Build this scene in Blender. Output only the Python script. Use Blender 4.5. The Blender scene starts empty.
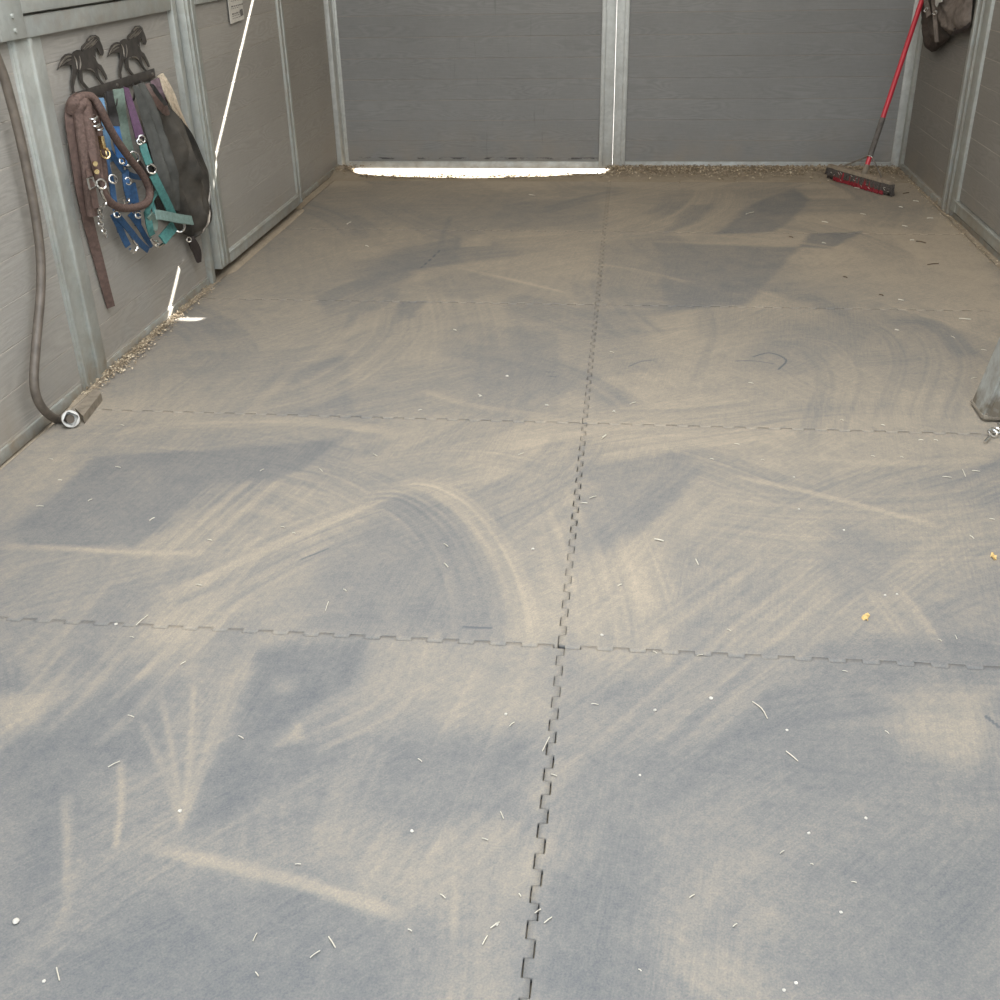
import bpy, math, random
import numpy as np
from mathutils import Vector, Matrix, Euler, noise as mnoise

scene = bpy.context.scene
C = scene.collection
random.seed(4)

# ------------------------------------------------------------------ camera
FPX, CAM_H = 1074.96, 1.42809
PITCH, YAW, ROLL = 0.4926134, 0.1225030, -0.0223221
MROT = (Matrix.Rotation(YAW, 3, 'Z') @ Matrix.Rotation(math.pi / 2 - PITCH, 3, 'X') @ Matrix.Rotation(ROLL, 3, 'Z'))
cam_data = bpy.data.cameras.new('camera')
cam_data.sensor_width = 36.0
cam_data.lens = 36.0 * FPX / 1000.0
cam_data.clip_start = 0.05
cam = bpy.data.objects.new('camera', cam_data)
cam.matrix_world = Matrix.Translation((0, 0, CAM_H)) @ MROT.to_4x4()
C.objects.link(cam)
scene.camera = cam

# ------------------------------------------------------------------ light and exposure
scene.view_settings.view_transform = 'Standard'
scene.view_settings.look = 'None'
scene.view_settings.gamma = 1.0
scene.view_settings.exposure = 1.30

world = bpy.data.worlds.new('daylight')
scene.world = world
world.use_nodes = True
wb = world.node_tree.nodes['Background']
wb.inputs['Color'].default_value = (0.80, 0.91, 1.0, 1)
wb.inputs['Strength'].default_value = 1.1

SLOPE, SIDE = 0.76, 0.53                       # the beam over the gate: drop and drift per metre
sun_data = bpy.data.lights.new('sun', 'SUN')
sun_data.energy = 16.0
sun_data.angle = math.radians(0.25)
sun_data.color = (1.0, 0.96, 0.90)
sun = bpy.data.objects.new('sun', sun_data)
sun.rotation_euler = Vector((-SIDE, -1.0, -SLOPE)).to_track_quat('-Z', 'Y').to_euler()
sun.location = (6, 16, 9)
C.objects.link(sun)

def area(name, loc, sx, sy, energy, col, rot=(0, 0, 0)):
    d = bpy.data.lights.new(name, 'AREA')
    d.shape = 'RECTANGLE'; d.size = sx; d.size_y = sy; d.energy = energy; d.color = col
    o = bpy.data.objects.new(name, d); o.location = loc; o.rotation_euler = rot
    C.objects.link(o); return o
area('roof_skylight_front', (-0.2, 1.9, 2.9), 3.0, 2.8, 76, (0.93, 0.96, 1.0))
area('roof_skylight_back', (-0.2, 5.4, 2.9), 2.4, 2.6, 13, (1.0, 0.90, 0.76))

# ------------------------------------------------------------------ measured places
XL, XR, XB, YB = -1.890, 1.730, -1.925, 7.30   # left wall, right wall, recessed back part of the left wall, gates
XD = -1.84                                     # sliding stall door on the left
XS = -0.111                                    # long seam between the mats
ROWS = [0.743, 1.963, 3.183, 4.403, 5.623, 6.843]
CAMP = np.array([0, 0, CAM_H]); MR = np.array(MROT)

def hit(px, py, axis, val):
    d = MR @ np.array([(px - 500) / FPX, -(py - 500) / FPX, -1.0])
    t = (val - CAMP[axis]) / d[axis]
    return CAMP + d * t
def F(px, py, z=0.0):
    return Vector(hit(px, py, 2, z))
def W(px, py, off=0.02):                       # a point hanging off the left wall
    return Vector(hit(px, py, 0, XL + off))
def WR(px, py, off=0.02):                      # a point hanging off the right wall
    return Vector(hit(px, py, 0, XR - off))

# ------------------------------------------------------------------ materials
class NT:
    def __init__(self, name):
        self.m = bpy.data.materials.new(name); self.m.use_nodes = True
        self.t = self.m.node_tree; self.b = self.t.nodes['Principled BSDF']
        self.tc = self.t.nodes.new('ShaderNodeTexCoord')
    def n(self, typ, ins=None, **kw):
        nd = self.t.nodes.new(typ)
        for k, v in kw.items(): setattr(nd, k, v)
        for k, v in (ins or {}).items():
            s = nd.inputs[k]
            if isinstance(v, bpy.types.NodeSocket): self.t.links.new(v, s)
            else: s.default_value = v
        return nd
    def math(self, op, a, b=0.0, c=0.0, clamp=False):
        return self.n('ShaderNodeMath', {0: a, 1: b, 2: c}, operation=op, use_clamp=clamp).outputs[0]
    def mix(self, f, a, b, mode='MIX'):
        nd = self.n('ShaderNodeMix', data_type='RGBA', blend_type=mode)
        for s, v in ((nd.inputs[0], f), (nd.inputs[6], a), (nd.inputs[7], b)):
            if isinstance(v, bpy.types.NodeSocket): self.t.links.new(v, s)
            else: s.default_value = v if isinstance(v, float) else (*v, 1)[:4]
        return nd.outputs[2]
    def noise(self, scale, vec=None, detail=4, rough=0.55, dist=0.0):
        return self.n('ShaderNodeTexNoise', {'Vector': vec or self.tc.outputs['Object'], 'Scale': scale, 'Detail': detail, 'Roughness': rough, 'Distortion': dist}).outputs['Fac']
    def ramp(self, f, lo, hi):
        return self.n('ShaderNodeMapRange', {'Value': f, 'From Min': lo, 'From Max': hi}).outputs[0]
    def set(self, k, v):
        s = self.b.inputs[k]
        if isinstance(v, bpy.types.NodeSocket): self.t.links.new(v, s)
        else: s.default_value = (*v, 1) if isinstance(v, tuple) and len(v) == 3 else v
    def bump(self, h, strength, dist=0.01):
        self.set('Normal', self.n('ShaderNodeBump', {'Height': h, 'Strength': strength, 'Distance': dist}).outputs[0])

def plain(name, col, rough=0.6, metal=0.0, var=0.25, scale=40.0, bump=0.0, spec=0.5, dust=0.0):
    k = NT(name)
    n = k.noise(scale)
    d = tuple(c * (1 - var) for c in col); l = tuple(min(1, c * (1 + var)) for c in col)
    c = k.mix(k.ramp(n, 0.3, 0.7), d, l)
    if dust:
        c = k.mix(k.math('MULTIPLY', k.ramp(k.noise(scale * 0.35, detail=6), 0.42, 0.7), dust), c, (0.30, 0.25, 0.19))
    k.set('Base Color', c); k.set('Roughness', rough); k.set('Metallic', metal); k.set('Specular IOR Level', spec)
    if bump: k.bump(n, bump, 0.004)
    return k.m

PITCH_PLANK, PHASE = 0.1265, 0.040
def plank_material(name, axis, col, dusty=0.0):
    k = NT(name)
    sep = k.n('ShaderNodeSeparateXYZ', {0: k.tc.outputs['Object']})
    l, z = sep.outputs[axis], sep.outputs[2]
    idx = k.math('FLOOR', k.math('DIVIDE', k.math('SUBTRACT', z, PHASE), PITCH_PLANK))
    sh = k.math('MULTIPLY', idx, 3.37)
    v1 = k.n('ShaderNodeCombineXYZ', {0: k.math('MULTIPLY_ADD', l, 2.2, sh), 1: k.math('MULTIPLY', z, 13.0), 2: sh}).outputs[0]
    fig = k.noise(1.0, v1, detail=1.5, rough=0.4, dist=0.25)
    rings = k.math('SINE', k.math('MULTIPLY', fig, 95.0))
    v2 = k.n('ShaderNodeCombineXYZ', {0: k.math('MULTIPLY_ADD', l, 7.0, sh), 1: k.math('MULTIPLY', z, 190.0), 2: idx}).outputs[0]
    fine = k.noise(1.0, v2, detail=3, rough=0.6)
    v3 = k.n('ShaderNodeCombineXYZ', {0: k.math('MULTIPLY', idx, 5.1), 1: 0.3, 2: 0.1}).outputs[0]
    per = k.noise(1.7, v3, detail=0)
    blot = k.noise(1.6, detail=5)
    mask = k.ramp(k.noise(1.0, v1, detail=0.0), 0.40, 0.60)
    mott = k.noise(55.0, detail=4, rough=0.7)
    val = k.math('MULTIPLY_ADD', k.math('MULTIPLY', rings, mask), 0.06, 1.0)
    val = k.math('ADD', val, k.math('MULTIPLY', k.math('SUBTRACT', fine, 0.5), 0.30))
    val = k.math('ADD', val, k.math('MULTIPLY', k.math('SUBTRACT', per, 0.5), 0.22))
    val = k.math('ADD', val, k.math('MULTIPLY', k.math('SUBTRACT', blot, 0.5), 0.28))
    val = k.math('ADD', val, k.math('MULTIPLY', k.math('SUBTRACT', mott, 0.5), 0.16))
    c = k.n('ShaderNodeVectorMath', {0: (*col,), 'Scale': val}, operation='SCALE').outputs[0]
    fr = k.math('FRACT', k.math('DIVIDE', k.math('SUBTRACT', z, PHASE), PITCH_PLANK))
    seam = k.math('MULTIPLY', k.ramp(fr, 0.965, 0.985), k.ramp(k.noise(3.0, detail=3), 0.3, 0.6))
    c = k.mix(k.math('MULTIPLY', seam, 0.65), c, (0.36, 0.32, 0.265))  # pale line colours in the light caught by each board edge
    low = k.math('MULTIPLY', k.ramp(z, 0.30, 0.0), k.ramp(k.noise(5.0, detail=6), 0.35, 0.75))
    c = k.mix(k.math('MULTIPLY_ADD', low, 0.55, dusty, clamp=True), c, (0.30, 0.245, 0.18))
    if axis == 0:                                                   # black chew and rub marks low on the left leaf
        band = k.math('MULTIPLY', k.ramp(z, 0.044, 0.048), k.ramp(z, 0.062, 0.052))
        vx = k.n('ShaderNodeCombineXYZ', {0: l, 1: k.math('MULTIPLY', z, 3.0), 2: 0.0}).outputs[0]
        on = k.math('MULTIPLY', k.ramp(k.noise(9.0, vx, detail=6, rough=0.7), 0.50, 0.56), k.ramp(l, -0.15, -0.2))
        c = k.mix(k.math('MULTIPLY', k.math('MULTIPLY', band, on), 0.85), c, (0.03, 0.028, 0.025))
        vs = k.n('ShaderNodeCombineXYZ', {0: k.math('MULTIPLY', l, 26.0), 1: k.math('MULTIPLY', z, 2.2), 2: 3.0}).outputs[0]
        rub = k.math('MULTIPLY', k.ramp(k.noise(1.0, vs, detail=5, rough=0.7), 0.60, 0.72), k.ramp(k.math('ABSOLUTE', k.math('ADD', l, 0.75)), 0.6, 0.2))
        c = k.mix(k.math('MULTIPLY', rub, 0.35), c, (0.07, 0.068, 0.064))
    k.set('Base Color', c); k.set('Roughness', 0.62); k.set('Specular IOR Level', 0.35)
    k.bump(k.math('ADD', k.math('MULTIPLY', rings, 0.15), fine), 0.25, 0.003)
    return k.m

def galvanised(name, col=(0.43, 0.443, 0.408), dust=0.25, mud=0.6, mudcol=(0.32, 0.265, 0.195)):
    k = NT(name)
    vor = k.n('ShaderNodeTexVoronoi', {'Vector': k.tc.outputs['Object'], 'Scale': 55.0}).outputs['Color']
    bw = k.n('ShaderNodeRGBToBW', {0: vor}).outputs[0]
    n = k.noise(7.0, detail=6)
    val = k.math('ADD', k.math('MULTIPLY_ADD', bw, 0.14, 0.86), k.math('MULTIPLY', k.math('SUBTRACT', n, 0.5), 0.5))
    c = k.n('ShaderNodeVectorMath', {0: (*col,), 'Scale': val}, operation='SCALE').outputs[0]
    sep = k.n('ShaderNodeSeparateXYZ', {0: k.tc.outputs['Object']})
    low = k.math('ADD', k.math('MULTIPLY', k.ramp(sep.outputs[2], 0.22, 0.0), mud), dust)
    f = k.math('MULTIPLY', low, k.ramp(k.noise(16.0, detail=6), 0.36, 0.7), clamp=True)
    k.set('Base Color', k.mix(f, c, mudcol))
    k.set('Metallic', 0.35); k.set('Roughness', k.math('MULTIPLY_ADD', n, 0.3, 0.33))
    return k.m

def mat_rubber():
    k = NT('dusty_rubber')
    d = k.n('ShaderNodeAttribute', attribute_name='dust').outputs['Fac']
    a = k.noise(260.0, detail=3, rough=0.7)
    b = k.noise(60.0, detail=5, rough=0.65)
    e = k.noise(9.0, detail=6, rough=0.6)
    s = k.math('ADD', k.math('MULTIPLY', k.math('SUBTRACT', a, 0.5), 0.8), k.math('MULTIPLY', k.math('SUBTRACT', b, 0.5), 0.5))
    s = k.math('ADD', s, k.math('MULTIPLY', k.math('SUBTRACT', e, 0.5), 0.22))
    mp = k.n('ShaderNodeMapping', {'Vector': k.tc.outputs['Object'], 'Rotation': (0, 0, math.radians(46)), 'Scale': (0.16, 0.0065, 1.0)}, vector_type='TEXTURE').outputs[0]
    mp2 = k.n('ShaderNodeMapping', {'Vector': k.tc.outputs['Object'], 'Rotation': (0, 0, math.radians(82)), 'Scale': (0.16, 0.0065, 1.0)}, vector_type='TEXTURE').outputs[0]
    st = k.n('ShaderNodeMix', {0: k.ramp(k.noise(1.3, detail=2), 0.42, 0.58), 2: k.noise(1.0, mp, detail=3, rough=0.7), 3: k.noise(1.0, mp2, detail=3, rough=0.7)}).outputs[0]
    s = k.math('ADD', s, k.math('MULTIPLY', k.math('SUBTRACT', st, 0.5), 0.42))
    f = k.math('ADD', d, s, clamp=True)
    cr = k.n('ShaderNodeValToRGB', {0: f})
    el = cr.color_ramp.elements
    el[0].position = 0.0; el[0].color = (0.100, 0.104, 0.108, 1)
    el[1].position = 1.0; el[1].color = (0.362, 0.298, 0.220, 1)
    m1 = el.new(0.35); m1.color = (0.162, 0.155, 0.144, 1)
    m2 = el.new(0.7); m2.color = (0.256, 0.222, 0.176, 1)
    k.set('Base Color', cr.outputs[0])
    k.set('Roughness', 0.72); k.set('Specular IOR Level', 0.3)
    k.bump(k.math('ADD', a, k.math('MULTIPLY', b, 0.6)), 0.22, 0.003)
    return k.m

def mat_dirt(name, c0, c1, scale=14.0):
    k = NT(name)
    n = k.noise(scale, detail=8, rough=0.7); g = k.noise(scale * 14, detail=4, rough=0.7)
    k.set('Base Color', k.mix(k.ramp(k.math('MULTIPLY_ADD', g, 0.5, k.math('MULTIPLY', n, 0.5)), 0.3, 0.7), c0, c1))
    k.set('Roughness', 0.95); k.set('Specular IOR Level', 0.15)
    k.bump(k.math('ADD', n, g), 0.5, 0.008)
    return k.m

M = {}
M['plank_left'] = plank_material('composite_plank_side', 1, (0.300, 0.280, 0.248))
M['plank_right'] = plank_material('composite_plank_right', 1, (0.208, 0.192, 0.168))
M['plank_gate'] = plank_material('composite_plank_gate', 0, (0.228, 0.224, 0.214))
M['steel'] = galvanised('galvanised_steel')
M['steel_dirty'] = galvanised('galvanised_steel_dusty', (0.40, 0.41, 0.38), 0.45)
M['steel_bright'] = galvanised('bright_galvanised_steel', (0.62, 0.63, 0.60), 0.12, 0.35)
M['steel_muddy'] = galvanised('galvanised_steel_muddy', (0.42, 0.43, 0.40), 0.25, 1.5, (0.17, 0.145, 0.11))
M['rubber'] = mat_rubber()
M['dirt'] = mat_dirt('packed_dirt', (0.25, 0.205, 0.150), (0.42, 0.350, 0.260))
M['gravel'] = mat_dirt('sunlit_gravel', (0.42, 0.40, 0.37), (0.62, 0.60, 0.57), 30)
M['roof'] = plain('weathered_roof_sheet', (0.30, 0.29, 0.27), 0.7, 0.2, 0.2, 6)
M['black_iron'] = plain('dark_wrought_steel', (0.060, 0.052, 0.045), 0.45, 0.3, 0.4, 30, 0.15)
M['bright_iron'] = plain('bright_steel_and_glint', (0.42, 0.38, 0.33), 0.3, 0.9, 0.3, 30)
M['chrome'] = plain('chrome', (0.80, 0.78, 0.74), 0.16, 1.0, 0.08, 30)
M['brass'] = plain('brass', (0.75, 0.56, 0.28), 0.24, 1.0, 0.15, 30)
M['brown_rope'] = plain('brown_braided_rope', (0.120, 0.080, 0.066), 0.85, 0, 0.3, 110, 0.6, 0.2)
M['brown_leather'] = plain('brown_leather', (0.098, 0.062, 0.050), 0.55, 0, 0.3, 60, 0.3, 0.35)
M['dark_leather'] = plain('dark_leather', (0.030, 0.022, 0.020), 0.5, 0, 0.3, 60, 0.3)
M['blue_web'] = plain('royal_blue_webbing', (0.026, 0.076, 0.165), 0.7, 0, 0.28, 90, 0.3)
M['bright_blue'] = plain('bright_blue_webbing', (0.038, 0.135, 0.33), 0.65, 0, 0.2, 90, 0.3)
M['pale_blue'] = plain('faded_blue_webbing', (0.11, 0.21, 0.32), 0.75, 0, 0.2, 90, 0.3)
M['teal_web'] = plain('teal_webbing', (0.058, 0.175, 0.158), 0.65, 0, 0.25, 90, 0.3)
M['pale_teal'] = plain('dusty_teal_webbing', (0.155, 0.225, 0.198), 0.75, 0, 0.2, 90, 0.3)
M['sage_web'] = plain('sage_green_webbing', (0.165, 0.215, 0.175), 0.8, 0, 0.2, 90, 0.3)
M['purple_web'] = plain('purple_webbing', (0.072, 0.030, 0.064), 0.7, 0, 0.25, 90, 0.3)
M['mauve_cloth'] = plain('faded_mauve_cloth', (0.150, 0.100, 0.115), 0.85, 0, 0.3, 60, 0.4)
M['black_web'] = plain('black_webbing', (0.028, 0.025, 0.023), 0.75, 0, 0.3, 90, 0.3)
M['bag_cloth'] = plain('charcoal_canvas', (0.028, 0.0265, 0.0235), 0.75, 0, 0.5, 16, 0.35, 0.3, dust=0.25)
M['bag_fold'] = plain('grey_canvas_fold', (0.078, 0.077, 0.069), 0.8, 0, 0.3, 20, 0.35, 0.3)
M['cream'] = plain('cream_frayed_cotton', (0.56, 0.46, 0.34), 0.9, 0, 0.25, 60, 0.6)
M['hose'] = plain('dull_rubber_hose', (0.105, 0.085, 0.066), 0.55, 0, 0.3, 25, 0.1)
M['white_plastic'] = plain('white_plastic', (0.50, 0.48, 0.44), 0.45, 0, 0.1, 30)
M['wood_grey'] = plain('weathered_wood', (0.200, 0.165, 0.122), 0.85, 0, 0.3, 30, 0.5)
M['red_paint'] = plain('red_painted_steel', (0.52, 0.030, 0.045), 0.35, 0, 0.12, 15)
M['red_bristle'] = plain('red_bristles', (0.24, 0.012, 0.018), 0.7, 0, 0.4, 220, 0.6)
M['grey_bristle'] = plain('dusty_dark_bristles', (0.075, 0.062, 0.052), 0.9, 0, 0.55, 120, 0.8)
M['grip'] = plain('dusty_black_grip', (0.105, 0.092, 0.080), 0.75, 0, 0.3, 40, 0.3)
M['block_wood'] = plain('dusty_broom_block', (0.27, 0.215, 0.155), 0.85, 0, 0.2, 40, 0.4)
M['pouch_dark'] = plain('grimy_dark_leather', (0.052, 0.040, 0.032), 0.7, 0, 0.35, 35, 0.5, 0.3)
M['pouch_light'] = plain('dusty_leather', (0.135, 0.110, 0.092), 0.8, 0, 0.35, 35, 0.5, 0.3)
M['paper'] = plain('paper', (0.52, 0.49, 0.43), 0.8, 0, 0.12, 25)
M['ink'] = plain('faded_print', (0.13, 0.12, 0.11), 0.8, 0, 0.2, 60)
M['straw'] = plain('pale_straw', (0.52, 0.47, 0.38), 0.7, 0, 0.2, 30)
M['twig'] = plain('dark_twig', (0.13, 0.092, 0.060), 0.8, 0, 0.3, 60)
M['leaf'] = plain('dry_yellow_leaf', (0.55, 0.37, 0.14), 0.7, 0, 0.25, 120)
M['pebble'] = plain('pale_pebble', (0.50, 0.46, 0.40), 0.8, 0, 0.2, 60)
def shaving_material():
    k = NT('wood_shavings')
    r = k.n('ShaderNodeNewGeometry').outputs['Random Per Island']
    cr = k.n('ShaderNodeValToRGB', {0: r}); el = cr.color_ramp.elements
    el[0].color = (0.20, 0.15, 0.095, 1); el[1].color = (0.66, 0.55, 0.39, 1)
    el.new(0.55).color = (0.33, 0.255, 0.165, 1)
    k.set('Base Color', cr.outputs[0]); k.set('Roughness', 0.8)
    return k.m
M['shavings'] = shaving_material()

# ------------------------------------------------------------------ mesh helpers
def tag(o, label=None, cat=None, group=None, kind=None):
    if label: o['label'] = label
    if cat: o['category'] = cat
    if group: o['group'] = group
    if kind: o['kind'] = kind
    return o

def empty(name, loc, label=None, cat=None, group=None, kind=None):
    o = bpy.data.objects.new(name, None); o.empty_display_size = 0.1
    o.location = loc; C.objects.link(o)
    return tag(o, label, cat, group, kind)

def smooth_path(pts, n=6):
    pts = [Vector(p) for p in pts]
    if len(pts) < 3: return pts
    out = []
    P = [2 * pts[0] - pts[1]] + pts + [2 * pts[-1] - pts[-2]]
    for i in range(1, len(P) - 2):
        a, b, c, d = P[i - 1], P[i], P[i + 1], P[i + 2]
        for j in range(n):
            t = j / n
            out.append(0.5 * (2 * b + (c - a) * t + (2 * a - 5 * b + 4 * c - d) * t * t + (3 * b - a - 3 * c + d) * t ** 3))
    out.append(pts[-1])
    return out

class MB:
    def __init__(self): self.v = []; self.f = []
    def add(self, v, f):
        o = len(self.v); self.v += [Vector(p) for p in v]; self.f += [tuple(i + o for i in q) for q in f]; return self
    def box(self, lo, hi, bev=0.0):
        (x0, y0, z0), (x1, y1, z1) = lo, hi
        if bev <= 0:
            return self.add([(x0, y0, z0), (x1, y0, z0), (x1, y1, z0), (x0, y1, z0), (x0, y0, z1), (x1, y0, z1), (x1, y1, z1), (x0, y1, z1)],
                            [(0, 3, 2, 1), (4, 5, 6, 7), (0, 1, 5, 4), (1, 2, 6, 5), (2, 3, 7, 6), (3, 0, 4, 7)])
        bm = bmesh.new()
        bmesh.ops.create_cube(bm, size=1.0, matrix=Matrix.LocRotScale(Vector(((x0 + x1) / 2, (y0 + y1) / 2, (z0 + z1) / 2)), None, Vector((x1 - x0, y1 - y0, z1 - z0))))
        bmesh.ops.bevel(bm, geom=bm.edges[:], offset=bev, segments=2, affect='EDGES', profile=0.5)
        self.frombm(bm); return self
    def frombm(self, bm, mat=None):
        bm.verts.index_update()
        vs = [(mat @ v.co if mat else v.co.copy()) for v in bm.verts]
        self.add(vs, [tuple(v.index for v in f.verts) for f in bm.faces]); bm.free(); return self
    def tube(self, pts, r, sides=8, smooth=6, cap=True):
        P = smooth_path(pts, smooth) if smooth else [Vector(p) for p in pts]
        n = len(P); v, f = [], []
        up = Vector((0.3, 0.2, 0.93))
        for i, p in enumerate(P):
            t = (P[min(i + 1, n - 1)] - P[max(i - 1, 0)])
            t = t.normalized() if t.length > 1e-9 else Vector((0, 0, 1))
            if i == 0:
                a = t.cross(up); a = a.normalized() if a.length > 1e-4 else t.orthogonal().normalized()
            else:
                a = a - t * a.dot(t); a = a.normalized() if a.length > 1e-6 else t.orthogonal().normalized()
            b = t.cross(a)
            rr = r(i / (n - 1)) if callable(r) else r
            for k in range(sides):
                q = 2 * math.pi * k / sides
                v.append(p + a * (rr * math.cos(q)) + b * (rr * math.sin(q)))
        for i in range(n - 1):
            for k in range(sides):
                k2 = (k + 1) % sides
                f.append((i * sides + k, i * sides + k2, (i + 1) * sides + k2, (i + 1) * sides + k))
        if cap:
            f.append(tuple(reversed(range(sides)))); f.append(tuple((n - 1) * sides + k for k in range(sides)))
        return self.add(v, f)
    def ribbon(self, pts, w, t=0.004, nrm=(0.72, -0.68, 0.12), smooth=6):
        P = smooth_path(pts, smooth) if smooth else [Vector(p) for p in pts]
        n = len(P); v, f = [], []; N = Vector(nrm).normalized()
        for i, p in enumerate(P):
            tg = (P[min(i + 1, n - 1)] - P[max(i - 1, 0)]).normalized()
            s = tg.cross(N); s = s.normalized() if s.length > 1e-4 else tg.orthogonal().normalized()
            m = s.cross(tg).normalized()
            ww = (w(i / (n - 1)) if callable(w) else w) / 2
            v += [p + s * ww + m * t / 2, p - s * ww + m * t / 2, p - s * ww - m * t / 2, p + s * ww - m * t / 2]
        for i in range(n - 1):
            for k in range(4):
                k2 = (k + 1) % 4
                f.append((i * 4 + k, i * 4 + k2, (i + 1) * 4 + k2, (i + 1) * 4 + k))
        f.append((3, 2, 1, 0)); e = (n - 1) * 4; f.append((e, e + 1, e + 2, e + 3))
        return self.add(v, f)
    def ring(self, c, n, R, r, squash=1.0, side=None, arc=(0, 2 * math.pi), sides=7, segs=20):
        c = Vector(c); n = Vector(n).normalized()
        a = (Vector(side) - n * Vector(side).dot(n)).normalized() if side else n.orthogonal().normalized()
        b = n.cross(a)
        full = abs(arc[1] - arc[0] - 2 * math.pi) < 1e-6
        pts = [c + a * R * math.cos(q) + b * R * squash * math.sin(q) for q in [arc[0] + (arc[1] - arc[0]) * i / segs for i in range(segs + (0 if full else 1))]]
        if full:
            m = len(pts); v, f = [], []
            for i, p in enumerate(pts):
                o = (p - c).normalized()
                for k in range(sides):
                    q = 2 * math.pi * k / sides
                    v.append(p + o * r * math.cos(q) + n * r * math.sin(q))
            for i in range(m):
                for k in range(sides):
                    k2 = (k + 1) % sides; i2 = (i + 1) % m
                    f.append((i * sides + k, i2 * sides + k, i2 * sides + k2, i * sides + k2))
            return self.add(v, f)
        return self.tube(pts, r, sides, 0)
    def loft(self, Lc, Rc, nu, nv, disp, thick):
        """A closed cushion between two edge curves; disp(u, v) lifts the front off the wall along +n."""
        nrm = disp.n
        v, f = [], []
        Ls, Rs = resample(Lc, nv), resample(Rc, nv)
        for side in (0, 1):
            for j in range(nv):
                for i in range(nu):
                    u, q = i / (nu - 1), j / (nv - 1)
                    p = Ls[j].lerp(Rs[j], u)
                    v.append(p + nrm * (disp(u, q) if side == 0 else -thick * (math.sin(math.pi * u) * math.sin(math.pi * q)) ** 0.5))
        m = nu * nv
        for j in range(nv - 1):
            for i in range(nu - 1):
                a, b, c, d = j * nu + i, j * nu + i + 1, (j + 1) * nu + i + 1, (j + 1) * nu + i
                f.append((a, b, c, d)); f.append((m + d, m + c, m + b, m + a))
        for i in range(nu - 1):
            f.append((m + i, m + i + 1, i + 1, i)); k = (nv - 1) * nu; f.append((k + i, k + i + 1, m + k + i + 1, m + k + i))
        for j in range(nv - 1):
            a, b = j * nu, (j + 1) * nu; f.append((a, b, m + b, m + a))
            a, b = a + nu - 1, b + nu - 1; f.append((m + a, m + b, b, a))
        return self.add(v, f)
    def build(self, name, mat, parent=None, smooth=True, **kw):
        me = bpy.data.meshes.new(name)
        o = bpy.data.objects.new(name, me); C.objects.link(o)
        org = Vector((0, 0, 0))
        if parent is not None:
            o.parent = parent
            q = parent
            while q is not None: org += q.location; q = q.parent
        me.from_pydata([tuple(p - org) for p in self.v], [], self.f); me.materials.append(mat); me.validate()
        if smooth:
            me.polygons.foreach_set('use_smooth', [True] * len(me.polygons))
            me.set_sharp_from_angle(angle=math.radians(38))
        me.update()
        return tag(o, **kw)

import bmesh
def resample(pts, n):
    P = smooth_path(pts, 8)
    d = [0.0]
    for i in range(1, len(P)): d.append(d[-1] + (P[i] - P[i - 1]).length)
    out = []; k = 0
    for i in range(n):
        t = d[-1] * i / (n - 1)
        while k < len(P) - 2 and d[k + 1] < t: k += 1
        s = (t - d[k]) / max(1e-9, d[k + 1] - d[k])
        out.append(P[k].lerp(P[k + 1], min(1, max(0, s))))
    return out

def planks(mb, axis, a0, a1, z0, z1, face, thick, sgn):
    """Stacked boards with a small V groove at each joint. face: coordinate of the visible face; sgn: side it looks to."""
    k = math.floor((z0 - PHASE) / PITCH_PLANK)
    g = 0.0018
    while PHASE + k * PITCH_PLANK < z1 - 1e-4:
        lo = max(z0, PHASE + k * PITCH_PLANK); hi = min(z1, PHASE + (k + 1) * PITCH_PLANK); k += 1
        if hi - lo < 0.012: continue
        prof = [(-thick, lo), (-g, lo), (0, lo + g), (0, hi - g), (-g, hi), (-thick, hi)]
        v = []
        for a in (a0, a1):
            for d, z in prof:
                c = face + sgn * d
                v.append((c, a, z) if axis == 1 else (a, c, z))
        n = len(prof)
        f = [(i, (i + 1) % n, n + (i + 1) % n, n + i) for i in range(n)] + [tuple(range(n)), tuple(range(2 * n - 1, n - 1, -1))]
        mb.add(v, f)
    return mb

# ------------------------------------------------------------------ numpy noise for dust and ground
def h2(ix, iy, seed):
    n = (ix.astype(np.int64) * 374761393 + iy.astype(np.int64) * 668265263 + seed * 1442695041) & 0xFFFFFFFF
    n = ((n ^ (n >> 13)) * 1274126177) & 0xFFFFFFFF
    return ((n ^ (n >> 16)) & 0xFFFF) / 65535.0
def vnoise(x, y, seed=0):
    ix, iy = np.floor(x), np.floor(y); fx, fy = x - ix, y - iy
    fx = fx * fx * (3 - 2 * fx); fy = fy * fy * (3 - 2 * fy)
    a = h2(ix, iy, seed); b = h2(ix + 1, iy, seed); c = h2(ix, iy + 1, seed); d = h2(ix + 1, iy + 1, seed)
    return (a * (1 - fx) + b * fx) * (1 - fy) + (c * (1 - fx) + d * fx) * fy
def fbm(x, y, seed=0, o=4):
    s, a, t = 0, 1.0, 0
    for i in range(o):
        s = s + a * vnoise(x, y, seed + i * 17); t += a; a *= 0.5; x = x * 2.03 + 5.1; y = y * 2.03 + 1.7
    return s / t
def sstep(a, b, x):
    t = np.clip((x - a) / (b - a), 0, 1); return t * t * (3 - 2 * t)

# ================================================================== THE SETTING
# ground outside the gate, lower than the aisle and in full sun
MB().box((-14, 7.46, -0.16), (14, 26, -0.075)).build('ground_outside', M['gravel'], smooth=False, kind='structure', label='sunlit pale ground outside beyond the gates', cat='ground')
MB().box((-14, -16, -0.16), (14, -2.0, -0.03)).build('ground_yard', M['gravel'], smooth=False, kind='structure', label='open yard ground behind the viewer', cat='ground')

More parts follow.
